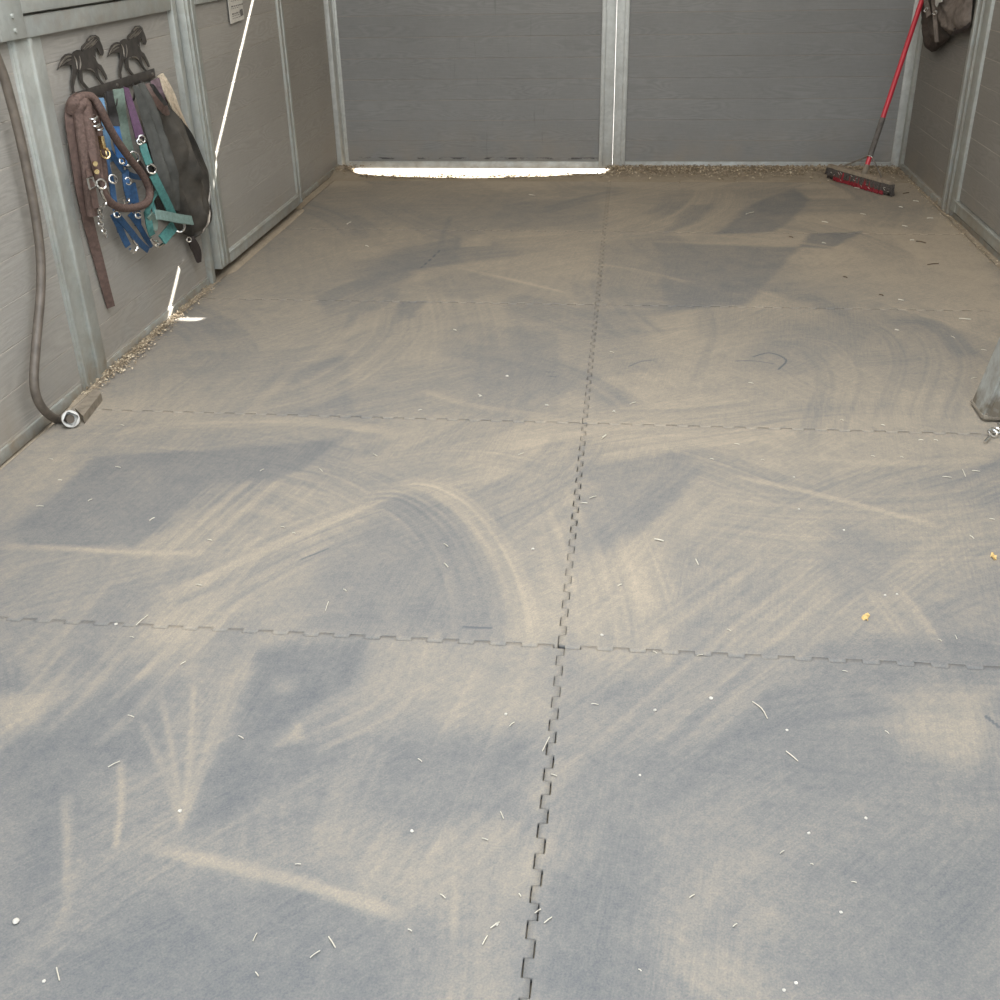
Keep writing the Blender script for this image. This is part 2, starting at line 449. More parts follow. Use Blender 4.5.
def build_floor():
    xs = np.linspace(-2.1, 1.9, 161); ys = np.concatenate([np.linspace(-2.0, 6.7, 140), np.linspace(6.74, 7.5, 39)])
    X, Y = np.meshgrid(xs, ys)
    Z = np.full_like(X, -0.017) + 0.006 * (fbm(X * 9, Y * 9, 5) - 0.5) * sstep(6.75, 6.9, Y)
    back = sstep(6.80, 6.90, Y)
    Z += back * 0.013                                             # dirt level with the mats along the gates
    open_ = sstep(-0.05, -0.24, X) * sstep(-1.90, -1.80, X)
    edge = 6.965 + 0.13 * sstep(-0.85, -0.1, X) + 0.05 * (fbm(X * 6, Y * 0 + 2, 9) - 0.5) + 0.07 * sstep(-1.35, -1.75, X)
    Z -= open_ * 0.072 * sstep(0, 0.20, Y - edge)                 # scraped hollow under the left gate
    Z -= (1 - sstep(-0.10, -0.45, X)) * 0.0
    mound = np.exp(-(((X + 1.86) / 0.08) ** 2 + ((Y - 7.12) / 0.13) ** 2))
    Z += 0.045 * mound
    Z += 0.016 * back * sstep(7.02, 7.2, Y) * (1 - open_) * fbm(X * 14, Y * 14, 31)
    beyond = sstep(7.36, 7.46, Y); Z = Z * (1 - beyond) + beyond * -0.078
    Z += 0.016 * sstep(XD + 0.05, XD - 0.02, X) * sstep(4.74, 4.82, Y) * sstep(6.10, 6.0, Y)
    # dirt piled along both walls
    Z += 0.016 * sstep(XL + 0.10, XL + 0.02, X) * (Y > 3.2) * sstep(6.9, 6.8, Y) + 0.014 * sstep(XR - 0.10, XR - 0.01, X) * sstep(6.9, 6.8, Y)
    ny, nx = X.shape
    v = np.stack([X, Y, Z], -1).reshape(-1, 3)
    i = np.arange(ny * nx).reshape(ny, nx)
    f = np.stack([i[:-1, :-1], i[:-1, 1:], i[1:, 1:], i[1:, :-1]], -1).reshape(-1, 4)
    mb = MB(); mb.v = [Vector(p) for p in v]; mb.f = [tuple(q) for q in f.tolist()]
    mb.build('floor', M['dirt'], kind='structure', label='packed tan dirt floor under and around the rubber mats', cat='floor')
build_floor()

# roof above (out of the picture), open at the front
MB().box((-5, 0.4, 3.0), (5, 7.42, 3.05)).build('ceiling', M['roof'], smooth=False, kind='structure', label='barn roof over the aisle', cat='ceiling')

# ---- left wall
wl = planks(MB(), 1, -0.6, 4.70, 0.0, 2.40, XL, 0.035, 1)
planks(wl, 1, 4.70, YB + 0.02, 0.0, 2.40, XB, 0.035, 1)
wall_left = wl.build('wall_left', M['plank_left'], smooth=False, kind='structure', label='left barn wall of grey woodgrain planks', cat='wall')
def rails(name, boxes, parent, mat='steel', bev=0.003):
    for lo, hi in boxes:
        MB().box(lo, hi, bev).build(name, M[mat], parent)
rails('bottom_rail', [((XL - 0.02, -0.6, -0.01), (XL + 0.008, 3.33, 0.030)), ((XL - 0.02, 3.54, -0.01), (XL + 0.008, 4.66, 0.032)), ((XB - 0.01, 6.05, 0.0), (XB + 0.010, 7.25, 0.034))], wall_left, 'steel_dirty')
# upright between the hose bay and the halter bay: a wide channel with two ribs
p = MB().box((XL - 0.02, 3.345, -0.01), (XL + 0.010, 3.535, 1.15), 0.003)
p.box((XL, 3.352, 0.0), (XL + 0.018, 3.372, 1.15), 0.003); p.box((XL, 3.445, 0.0), (XL + 0.020, 3.465, 1.15), 0.003)
p.build('post', M['steel'], wall_left)
p = MB().box((XL, 3.26, 1.145), (XL + 0.034, 3.415, 1.42), 0.003)
for z in (1.17, 1.21):
    p.tube([(XL + 0.03, 3.345, z), (XL + 0.041, 3.345, z)], 0.007, 8, 0)
p.build('bracket_plate', M['steel'], wall_left)
p = MB().box((XL - 0.02, 4.615, 0.0), (XL + 0.026, 4.655, 2.4), 0.003)
p.build('post', M['steel'], wall_left)
MB().box((XL, 3.415, 1.142), (XL + 0.024, 4.612, 1.204), 0.003).build('top_rail', M['steel_dirty'], wall_left)
MB().box((XL, 3.415, 1.212), (XL + 0.034, 4.612, 1.30), 0.003).build('top_rail', M['steel'], wall_left)
p = MB().box((XB - 0.01, 7.20, 0.0), (XB + 0.03, 7.285, 2.4), 0.003)
p.build('corner_post', M['steel_bright'], wall_left)
# ---- sliding stall door on the left
d1 = empty('door_1', (XD, 5.36, 0.0), 'grey plank sliding stall door in the left wall with a paper notice', 'door', kind='structure')
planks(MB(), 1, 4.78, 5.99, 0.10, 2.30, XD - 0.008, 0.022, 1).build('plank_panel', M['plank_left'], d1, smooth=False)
def frame_rib(mb, x0, x1, y0, y1, z0, z1): mb.box((x0, y0, z0), (x1, y1, z1), 0.003); return mb
p = frame_rib(MB(), XD - 0.045, XD + 0.004, 4.672, 4.795, 0.052, 2.30)
p.box((XD, 4.685, 0.06), (XD + 0.014, 4.705, 2.30), 0.003); p.box((XD, 4.735, 0.06), (XD + 0.012, 4.750, 2.30), 0.003)
p.build('stile', M['steel'], d1)
p = frame_rib(MB(), XD - 0.045, XD + 0.006, 5.955, 6.035, 0.052, 2.30); p.box((XD, 5.985, 0.06), (XD + 0.014, 6.005, 2.30), 0.003)
p.build('stile', M['steel_dirty'], d1)
p = frame_rib(MB(), XD - 0.045, XD + 0.004, 4.79, 5.96, 0.048, 0.108); p.box((XD, 4.79, 0.094), (XD + 0.010, 5.96, 0.104), 0.002)
p.build('bottom_rail', M['steel'], d1)
p = frame_rib(MB(), XD - 0.045, XD + 0.006, 4.79, 5.20, 1.150, 1.21)
p.build('cross_rail', M['steel'], d1)

# ---- right wall
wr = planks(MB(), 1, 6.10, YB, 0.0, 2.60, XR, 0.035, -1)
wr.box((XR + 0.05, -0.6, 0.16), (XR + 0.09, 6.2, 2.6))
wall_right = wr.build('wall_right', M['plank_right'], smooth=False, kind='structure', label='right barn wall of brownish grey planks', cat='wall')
MB().box((XR - 0.016, 6.10, -0.01), (XR + 0.02, YB, 0.034), 0.003).build('bottom_rail', M['steel_dirty'], wall_right)
p = MB().box((XR - 0.010, 6.02, 0.0), (XR + 0.04, 6.18, 2.6), 0.003)
p.box((XR - 0.026, 6.135, 0.0), (XR, 6.172, 2.6), 0.004); p.box((XR - 0.022, 6.060, 0.0), (XR, 6.080, 2.6), 0.003)
p.build('post', M['steel_dirty'], wall_right)
MB().box((XR - 0.022, 7.235, 0.0), (XR + 0.01, 7.285, 2.6), 0.004).box((1.700, 7.343, 0.0), (1.80, 7.352, 2.6)).build('corner_post', M['steel'], wall_right)  # rear strip is added out of view to close a sun leak
MB().box((XR + 0.0, -0.6, -0.02), (XR + 0.04, 6.02, 0.022), 0.002).build('sill', M['steel_dirty'], wall_right)
d4 = empty('door_2', (XR, 4.4, 0.0), 'grey plank sliding stall door at the right edge', 'door', kind='structure')
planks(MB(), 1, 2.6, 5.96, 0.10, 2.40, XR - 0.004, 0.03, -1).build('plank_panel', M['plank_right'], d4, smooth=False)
p = MB().box((XR - 0.016, 2.6, 0.036), (XR + 0.03, 6.015, 0.098), 0.003); p.box((XR - 0.024, 2.6, 0.086), (XR, 5.96, 0.098), 0.002)
p.build('bottom_rail', M['steel'], d4)
MB().box((XR - 0.020, 5.925, 0.036), (XR + 0.03, 6.015, 2.4), 0.003).build('stile', M['steel'], d4)

# ---- the two gates at the back
GT = 2.40
g1 = empty('door_3', (0, YB, 0), 'left leaf of the grey plank double gate with daylight under it', 'gate', kind='structure')
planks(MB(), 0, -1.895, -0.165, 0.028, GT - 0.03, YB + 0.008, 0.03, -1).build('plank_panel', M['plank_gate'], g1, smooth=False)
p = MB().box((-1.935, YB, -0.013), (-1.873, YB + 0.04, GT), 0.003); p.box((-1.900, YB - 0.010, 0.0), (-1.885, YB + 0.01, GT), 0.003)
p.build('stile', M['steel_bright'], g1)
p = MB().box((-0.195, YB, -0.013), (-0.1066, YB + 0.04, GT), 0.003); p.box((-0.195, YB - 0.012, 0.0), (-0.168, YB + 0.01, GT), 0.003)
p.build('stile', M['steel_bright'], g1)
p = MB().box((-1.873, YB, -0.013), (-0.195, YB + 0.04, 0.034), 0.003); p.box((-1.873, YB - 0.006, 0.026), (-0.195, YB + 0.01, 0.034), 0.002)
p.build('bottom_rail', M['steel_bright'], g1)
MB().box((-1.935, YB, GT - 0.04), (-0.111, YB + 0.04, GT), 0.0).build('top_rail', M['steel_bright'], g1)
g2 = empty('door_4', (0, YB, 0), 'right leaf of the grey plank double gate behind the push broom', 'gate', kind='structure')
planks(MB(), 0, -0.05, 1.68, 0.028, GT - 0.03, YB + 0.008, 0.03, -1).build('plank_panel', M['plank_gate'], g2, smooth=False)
p = MB().box((-0.1050, YB, -0.013), (-0.024, YB + 0.04, GT), 0.003); p.box((-0.055, YB - 0.012, 0.0), (-0.026, YB + 0.01, GT), 0.003)
p.build('stile', M['steel_bright'], g2)
MB().box((1.664, YB - 0.004, 0.0), (1.712, YB + 0.04, GT), 0.003).build('stile', M['steel_bright'], g2)
p = MB().box((-0.024, YB, -0.013), (1.664, YB + 0.04, 0.034), 0.003); p.box((-0.024, YB - 0.006, 0.026), (1.664, YB + 0.01, 0.034), 0.002)
p.build('bottom_rail', M['steel_bright'], g2)
MB().box((-0.103, YB, GT - 0.04), (1.712, YB + 0.04, GT + 0.0), 0.0).build('top_rail', M['steel_bright'], g2)
# wall over the gates: leaves a slit of daylight over the left leaf only
hb = MB().box((-5, YB - 0.008, GT + 0.024), (5, YB - 0.004, 3.0))
hb.box((-0.06, YB - 0.008, GT - 0.03), (1.9, YB - 0.004, GT + 0.03)); hb.box((XR + 0.02, YB - 0.008, -0.1), (5, YB - 0.004, GT + 0.02)); hb.box((-5, YB - 0.008, -0.1), (-1.94, YB - 0.004, GT + 0.02))
hb.build('wall_back', M['roof'], smooth=False, kind='structure', label='back barn wall around and above the gates', cat='wall')

# ================================================================== RUBBER MATS
def dust_field(x, y):
    D = 0.36 + 0.26 * sstep(1.4, 3.4, y) + 0.10 * sstep(3.8, 6.2, y)
    D += 0.20 * sstep(0.2, 1.4, x) * sstep(3.6, 5.2, y)
    D += 0.34 * (fbm(x * 1.5 + 3, y * 1.3, 3) - 0.5) + 0.24 * (fbm(x * 6, y * 5, 8) - 0.5) + 0.22 * (fbm(x * 34, y * 26, 12, 3) - 0.5)
    D += 0.30 * sstep(6.45, 6.84, y)
    # broom sweeps
    def stroke(pts, w, lev, a, seed, con=0.35, freq=60, soft=0.25, ends=0.12, px=True, lift=0.0):
        nonlocal D
        P = [F(*p) if px else Vector((p[0], p[1], 0)) for p in pts]
        P = smooth_path(P, 7); Q = np.array([[q.x, q.y] for q in P])
        lo, hi = Q.min(0) - w, Q.max(0) + w
        idx = np.nonzero((x > lo[0]) & (x < hi[0]) & (y > lo[1]) & (y < hi[1]))[0]
        if len(idx) == 0: return
        X, Y = x[idx], y[idx]
        best = np.full(len(idx), 1e9); U = np.zeros(len(idx)); V = np.zeros(len(idx))
        seg = np.diff(Q, axis=0); ln = np.maximum(1e-6, np.hypot(seg[:, 0], seg[:, 1])); cum = np.concatenate([[0], np.cumsum(ln)])
        for i in range(len(seg)):
            t = ((X - Q[i, 0]) * seg[i, 0] + (Y - Q[i, 1]) * seg[i, 1]) / ln[i] ** 2
            tc = np.clip(t, 0, 1)
            dx = X - Q[i, 0] - tc * seg[i, 0]; dy = Y - Q[i, 1] - tc * seg[i, 1]; d = np.hypot(dx, dy)
            b = d < best
            tt = np.clip(t, -9 if i == 0 else 0, 9 if i == len(seg) - 1 else 1)
            best[b] = d[b]; U[b] = (cum[i] + tt[b] * ln[i]); V[b] = ((X - Q[i, 0]) * seg[i, 1] - (Y - Q[i, 1]) * seg[i, 0])[b] / ln[i]
        L = cum[-1]
        wob = 0.03 * w * (vnoise(U * 5, V * 0 + seed, seed) - 0.5)
        av = np.abs(V + wob) / (w / 2)
        al = a * sstep(1.0, 1 - soft, av) * sstep(-ends * L * 0.3, ends * L, U) * sstep(-ends * L * 0.3, ends * L, L - U)
        pr = 0.40 * vnoise(V * freq + 50, U * 1.2, seed + 3) + 0.35 * vnoise(V * freq * 2.1 + 90, U * 2.0, seed + 5) + 0.25 * vnoise(V * freq * 3.6 + 20, U * 3.5, seed + 9)
        al = al * (0.45 + 0.55 * sstep(0.2, 0.7, 0.5 * vnoise(V * freq * 0.8, U * 2.6, seed + 7) + 0.5 * fbm(X * 9, Y * 9, seed + 8, 3)))
        tgt = lev + 1.35 * con * (pr - 0.5)
        D[idx] = D[idx] * (1 - al) + al * tgt
    def patch(pts, lev, a, soft, seed, con=0.15):
        nonlocal D
        Q = np.array([[*F(*p)[:2]] for p in pts])
        lo, hi = Q.min(0) - soft, Q.max(0) + soft
        idx = np.nonzero((x > lo[0]) & (x < hi[0]) & (y > lo[1]) & (y < hi[1]))[0]
        if len(idx) == 0: return
        X, Y = x[idx], y[idx]
        X = X + 0.10 * soft / 0.1 * (fbm(X * 5, Y * 5, seed) - 0.5); Y = Y + 0.1 * soft / 0.1 * (fbm(X * 5 + 9, Y * 5, seed + 1) - 0.5)
        ins = np.zeros(len(idx), bool); dm = np.full(len(idx), 1e9)
        for i in range(len(Q)):
            a0, b0 = Q[i], Q[(i + 1) % len(Q)]; s = b0 - a0
            t = np.clip(((X - a0[0]) * s[0] + (Y - a0[1]) * s[1]) / (s @ s), 0, 1)
            dm = np.minimum(dm, np.hypot(X - a0[0] - t * s[0], Y - a0[1] - t * s[1]))
            c = (a0[1] > Y) != (b0[1] > Y)
            ins ^= c & (X < (b0[0] - a0[0]) * (Y - a0[1]) / ((b0[1] - a0[1]) or 1e-9) + a0[0])
        sd = np.where(ins, dm, -dm)
        al = a * sstep(-soft * 0.5, soft * 0.5, sd)
        D[idx] = D[idx] * (1 - al) + al * (lev + 2.2 * con * (fbm(X * 16, Y * 16, seed + 4) - 0.5))
    R = random.Random(11)
    for i in range(170):
        sx, sy = R.uniform(-1.9, 1.75), R.uniform(0.9, 6.8)
        ang = R.uniform(0.5, 2.3) if R.random() < 0.7 else R.uniform(-0.4, 0.4)
        cur = R.uniform(-1.1, 1.1); L = R.uniform(0.6, 1.3); pts = []
        for j in range(6):
            pts.append((sx, sy)); sx += math.cos(ang) * L / 5; sy += math.sin(ang) * L / 5; ang += cur / 5
        front = 1 - min(1, max(0, (sy - 1.4) / 2.2))
        lev = (0.34 if front > 0.5 else 0.60) + R.uniform(-0.26, 0.26) + 0.08 * (sy > 5) * (sx > 0.3)
        stroke(pts, R.uniform(0.15, 0.5), lev, R.uniform(0.35, 0.75), i * 7 + 1, con=0.36 if sy > 3.4 else (0.30 if sx > -0.1 and sy < 2.3 else 0.62), freq=R.uniform(45, 80), px=False, soft=R.uniform(0.12, 0.5))
    # clean patches
    patch([(95, 456), (250, 448), (335, 440), (352, 432), (310, 465), (235, 500), (135, 545), (25, 548), (10, 530)], 0.20, 0.68, 0.04, 5)
    patch([(385, 498), (430, 497), (470, 520), (500, 565), (515, 610), (512, 640), (310, 632), (325, 555)], 0.25, 0.62, 0.09, 6)
    patch([(256, 648), (375, 640), (372, 665), (340, 760), (205, 835), (190, 830), (225, 740)], 0.10, 0.68, 0.05, 7)
    patch([(590, 460), (700, 450), (640, 540), (580, 570), (572, 540)], 0.25, 0.55, 0.12, 8)
    patch([(0, 745), (80, 705), (160, 680), (150, 740), (70, 800), (60, 890), (0, 950)], 0.10, 0.7, 0.12, 9)
    patch([(330, 735), (520, 728), (535, 830), (400, 830), (330, 780)], 0.14, 0.62, 0.10, 10)
    patch([(580, 760), (690, 745), (720, 850), (600, 870), (560, 830)], 0.12, 0.6, 0.12, 12)
    patch([(100, 900), (300, 870), (420, 930), (430, 1010), (60, 1010)], 0.10, 0.62, 0.12, 13)
    patch([(545, 880), (640, 860), (660, 1000), (530, 1000)], 0.08, 0.62, 0.10, 14)
    patch([(800, 850), (1000, 840), (1000, 1000), (780, 1000)], 0.12, 0.55, 0.12, 15)
    patch([(830, 520), (905, 540), (900, 590), (850, 610), (820, 570)], 0.28, 0.5, 0.10, 16)
    patch([(655, 243), (802, 247), (745, 305), (668, 310)], 0.30, 0.62, 0.05, 17)
    patch([(795, 188), (812, 200), (775, 232), (715, 234), (752, 205)], 0.24, 0.62, 0.05, 18)
    patch([(690, 205), (715, 203), (700, 222), (664, 234)], 0.32, 0.5, 0.05, 19)
    patch([(812, 234), (862, 231), (832, 249), (800, 247)], 0.24, 0.62, 0.04, 20)
    patch([(390, 250), (470, 235), (460, 262), (420, 270), (380, 310), (340, 330), (360, 290)], 0.30, 0.55, 0.08, 21)
    patch([(760, 330), (850, 310), (870, 345), (800, 375), (740, 370)], 0.38, 0.5, 0.1, 22)
    patch([(455, 325), (560, 330), (560, 400), (480, 395), (440, 350)], 0.40, 0.45, 0.10, 23)
    patch([(40, 340), (180, 315), (250, 330), (120, 400)], 0.42, 0.4, 0.10, 24)
    patch([(302, 370), (345, 352), (352, 412), (315, 416), (255, 412), (268, 395)], 0.30, 0.6, 0.04, 40)
    patch([(315, 296), (370, 275), (398, 280), (355, 311), (325, 318)], 0.30, 0.6, 0.04, 41)
    patch([(425, 300), (412, 318), (388, 326), (400, 302)], 0.24, 0.6, 0.03, 42)
    patch([(400, 285), (470, 268), (520, 285), (470, 300)], 0.46, 0.5, 0.08, 43)
    patch([(180, 370), (250, 355), (255, 362), (200, 385)], 0.44, 0.5, 0.04, 44)
    patch([(500, 205), (600, 195), (600, 228), (480, 228)], 0.40, 0.45, 0.10, 45)
    patch([(600, 245), (655, 240), (670, 300), (600, 300)], 0.42, 0.45, 0.10, 46)
    # light patches
    patch([(463, 236), (492, 233), (490, 246), (460, 248)], 0.85, 0.6, 0.03, 47)
    patch([(165, 590), (212, 575), (208, 620), (165, 645), (140, 650)], 0.86, 0.55, 0.10, 30)
    patch([(378, 640), (560, 650), (550, 725), (440, 722), (375, 700), (345, 725)], 0.66, 0.55, 0.10, 31)
    patch([(-10, 698), (45, 700), (30, 728), (-10, 745)], 0.86, 0.6, 0.07, 32)
    patch([(870, 690), (1000, 680), (1000, 748), (960, 766), (890, 745)], 0.82, 0.55, 0.10, 33)
    patch([(266, 728), (300, 722), (304, 742), (270, 748)], 0.55, 0.6, 0.03, 34, 0.9)
    patch([(272, 676), (298, 673), (298, 690), (272, 692)], 0.50, 0.5, 0.03, 35, 0.7)
    patch([(620, 820), (700, 790), (760, 830), (690, 870)], 0.45, 0.5, 0.10, 36)
    patch([(540, 560), (570, 590), (560, 645), (515, 645), (525, 600)], 0.72, 0.5, 0.08, 37)
    patch([(880, 250), (1000, 290), (1000, 300), (860, 306), (790, 290)], 0.80, 0.5, 0.12, 38)
    patch([(870, 395), (980, 400), (980, 425), (860, 422)], 0.80, 0.5, 0.1, 39)
    # traced ridges of dust, sweeps and arcs
    stroke([(140, 842), (190, 856), (250, 870), (320, 888), (410, 918)], 0.055, 0.78, 0.7, 201, soft=0.9, freq=25)
    stroke([(-10, 545), (60, 548), (150, 553), (215, 553)], 0.05, 0.88, 0.7, 202, soft=0.9)
    stroke([(160, 598), (230, 567), (300, 535), (360, 508), (415, 485)], 0.055, 0.86, 0.65, 203, soft=0.8)
    stroke([(170, 606), (235, 577), (300, 546)], 0.05, 0.18, 0.5, 204, soft=0.8)
    stroke([(725, 474), (790, 488), (850, 503), (945, 528)], 0.045, 0.92, 0.75, 205, soft=0.9)
    stroke([(795, 456), (880, 463), (940, 462), (1000, 458)], 0.07, 0.90, 0.7, 206, soft=0.9)
    stroke([(455, 267), (500, 277), (570, 294)], 0.07, 0.95, 0.7, 207, soft=0.9)
    stroke([(595, 264), (640, 271), (690, 283)], 0.06, 0.92, 0.6, 208, soft=0.9)
    stroke([(655, 235), (720, 236), (800, 243), (860, 252)], 0.06, 0.92, 0.6, 209, soft=0.9)
    stroke([(385, 490), (425, 487), (465, 508), (500, 555), (517, 600), (524, 650)], 0.11, 0.80, 0.75, 210, con=0.6, freq=70, soft=0.4)
    stroke([(360, 500), (400, 500), (440, 530), (465, 580), (475, 640)], 0.20, 0.42, 0.55, 211, con=0.7, freq=70, soft=0.3)
    stroke([(720, 485), (680, 520), (630, 570), (570, 630)], 0.17, 0.76, 0.55, 212, con=0.55, freq=45, soft=0.6)
    stroke([(690, 460), (640, 500), (580, 545)], 0.20, 0.34, 0.5, 213, con=0.5, freq=50, soft=0.6)
    for q, (a, b, s) in enumerate([((180, 828), (165, 690), 0.05), ((180, 828), (200, 680), 0.05), ((180, 828), (232, 665), 0.06), ((178, 815), (140, 720), 0.04), ((115, 850), (120, 760), 0.05), ((65, 900), (70, 790), 0.06), ((50, 940), (85, 860), 0.05), ((180, 828), (255, 640), 0.03)]):
        for w_ in range(3):
            j = R.uniform(-7, 7)
            stroke([a, ((a[0] + b[0]) / 2 + 3 + j * .6, (a[1] + b[1]) / 2), (b[0] + j, b[1] + R.uniform(-12, 12))], s * 0.40, 0.62, 0.50, 220 + q * 3 + w_, soft=0.9, con=0.5, freq=90)
    for q in range(16):                                            # long diagonal bristle lines, left middle
        px, py = R.uniform(-30, 190), R.uniform(590, 720)
        stroke([(px, py + 40), (px + 45, py), (px + 85, py - 45)], R.uniform(0.02, 0.05), R.uniform(0.6, 0.85), 0.5, 240 + q, soft=0.9, freq=50)
    for q in range(18):                                            # fan in the middle left
        px = R.uniform(130, 260)
        stroke([(px - 20, 560), (px + 25, 520), (px + 75, 478)], R.uniform(0.015, 0.04), R.uniform(0.62, 0.82), 0.5, 270 + q, soft=0.9, freq=50)
    for q, (x0, y0) in enumerate([(893, 330), (930, 330), (962, 335), (850, 345), (820, 350)]):   # nested arcs on the right
        stroke([(x0 - 60, y0 - 8), (x0 - 15, y0), (x0 + 5, y0 + 30), (x0 - 8, y0 + 75), (x0 - 12, y0 + 95)], 0.09, 0.62 if q % 2 else 0.48, 0.55, 300 + q, con=0.55, freq=70, soft=0.5)
    stroke([(885, 320), (925, 322), (952, 338), (968, 358)], 0.14, 0.34, 0.7, 310, con=0.5, freq=70, soft=0.6)
    stroke([(785, 300), (810, 297), (850, 318)], 0.10, 0.40, 0.5, 311, soft=0.7)
    stroke([(700, 290), (712, 330), (700, 370), (690, 390)], 0.06, 0.40, 0.5, 312, soft=0.8)
    stroke([(170, 345), (240, 340), (330, 312), (400, 280)], 0.20, 0.66, 0.5, 313, con=0.5, soft=0.5)
    stroke([(240, 410), (330, 385), (390, 340), (400, 310)], 0.26, 0.68, 0.55, 314, con=0.6, freq=55, soft=0.4)
    stroke([(420, 390), (470, 405), (560, 418)], 0.06, 0.85, 0.6, 315, soft=0.9)
    stroke([(340, 470), (460, 455), (560, 470)], 0.20, 0.62, 0.5, 316, con=0.5, soft=0.5)
    stroke([(100, 440), (170, 425), (300, 422), (400, 432)], 0.10, 0.80, 0.6, 317, con=0.4, soft=0.6)
    stroke([(0, 500), (60, 450), (110, 420)], 0.16, 0.72, 0.6, 318, con=0.5, soft=0.5)
    stroke([(300, 740), (380, 700), (400, 660), (395, 645)], 0.20, 0.58, 0.55, 319, con=0.6, freq=55, soft=0.5)
    stroke([(330, 850), (355, 780), (375, 740)], 0.12, 0.48, 0.5, 320, con=0.5, soft=0.6)
    # scuffs and tears in the rubber
    for q, pl in enumerate([[(735, 361), (755, 361), (775, 364)], [(752, 357), (770, 353), (786, 360), (778, 370)], [(546, 372), (555, 372)], [(547, 376), (556, 377)], [(421, 268), (432, 258), (440, 250)], [(463, 627), (480, 628), (492, 628)], [(300, 560), (330, 548)], [(628, 367), (640, 362), (655, 360)], [(985, 716), (1000, 728)]]):
        stroke(pl, 0.009, -0.5, 0.95, 330 + q, con=0.1, soft=0.8, ends=0.05)
    stroke([(440, 249), (442, 240), (448, 222), (452, 215)], 0.05, 0.2, 0.5, 345, soft=0.9)
    for k, yy in enumerate(ROWS[1:]):                              # crumbs of dust held along the seams
        D += 0.16 * np.exp(-((y - yy) / 0.05) ** 2) * (fbm(x * 5, y * 3, 60 + k) - 0.35)
    return np.clip(D, -0.2, 1.15)

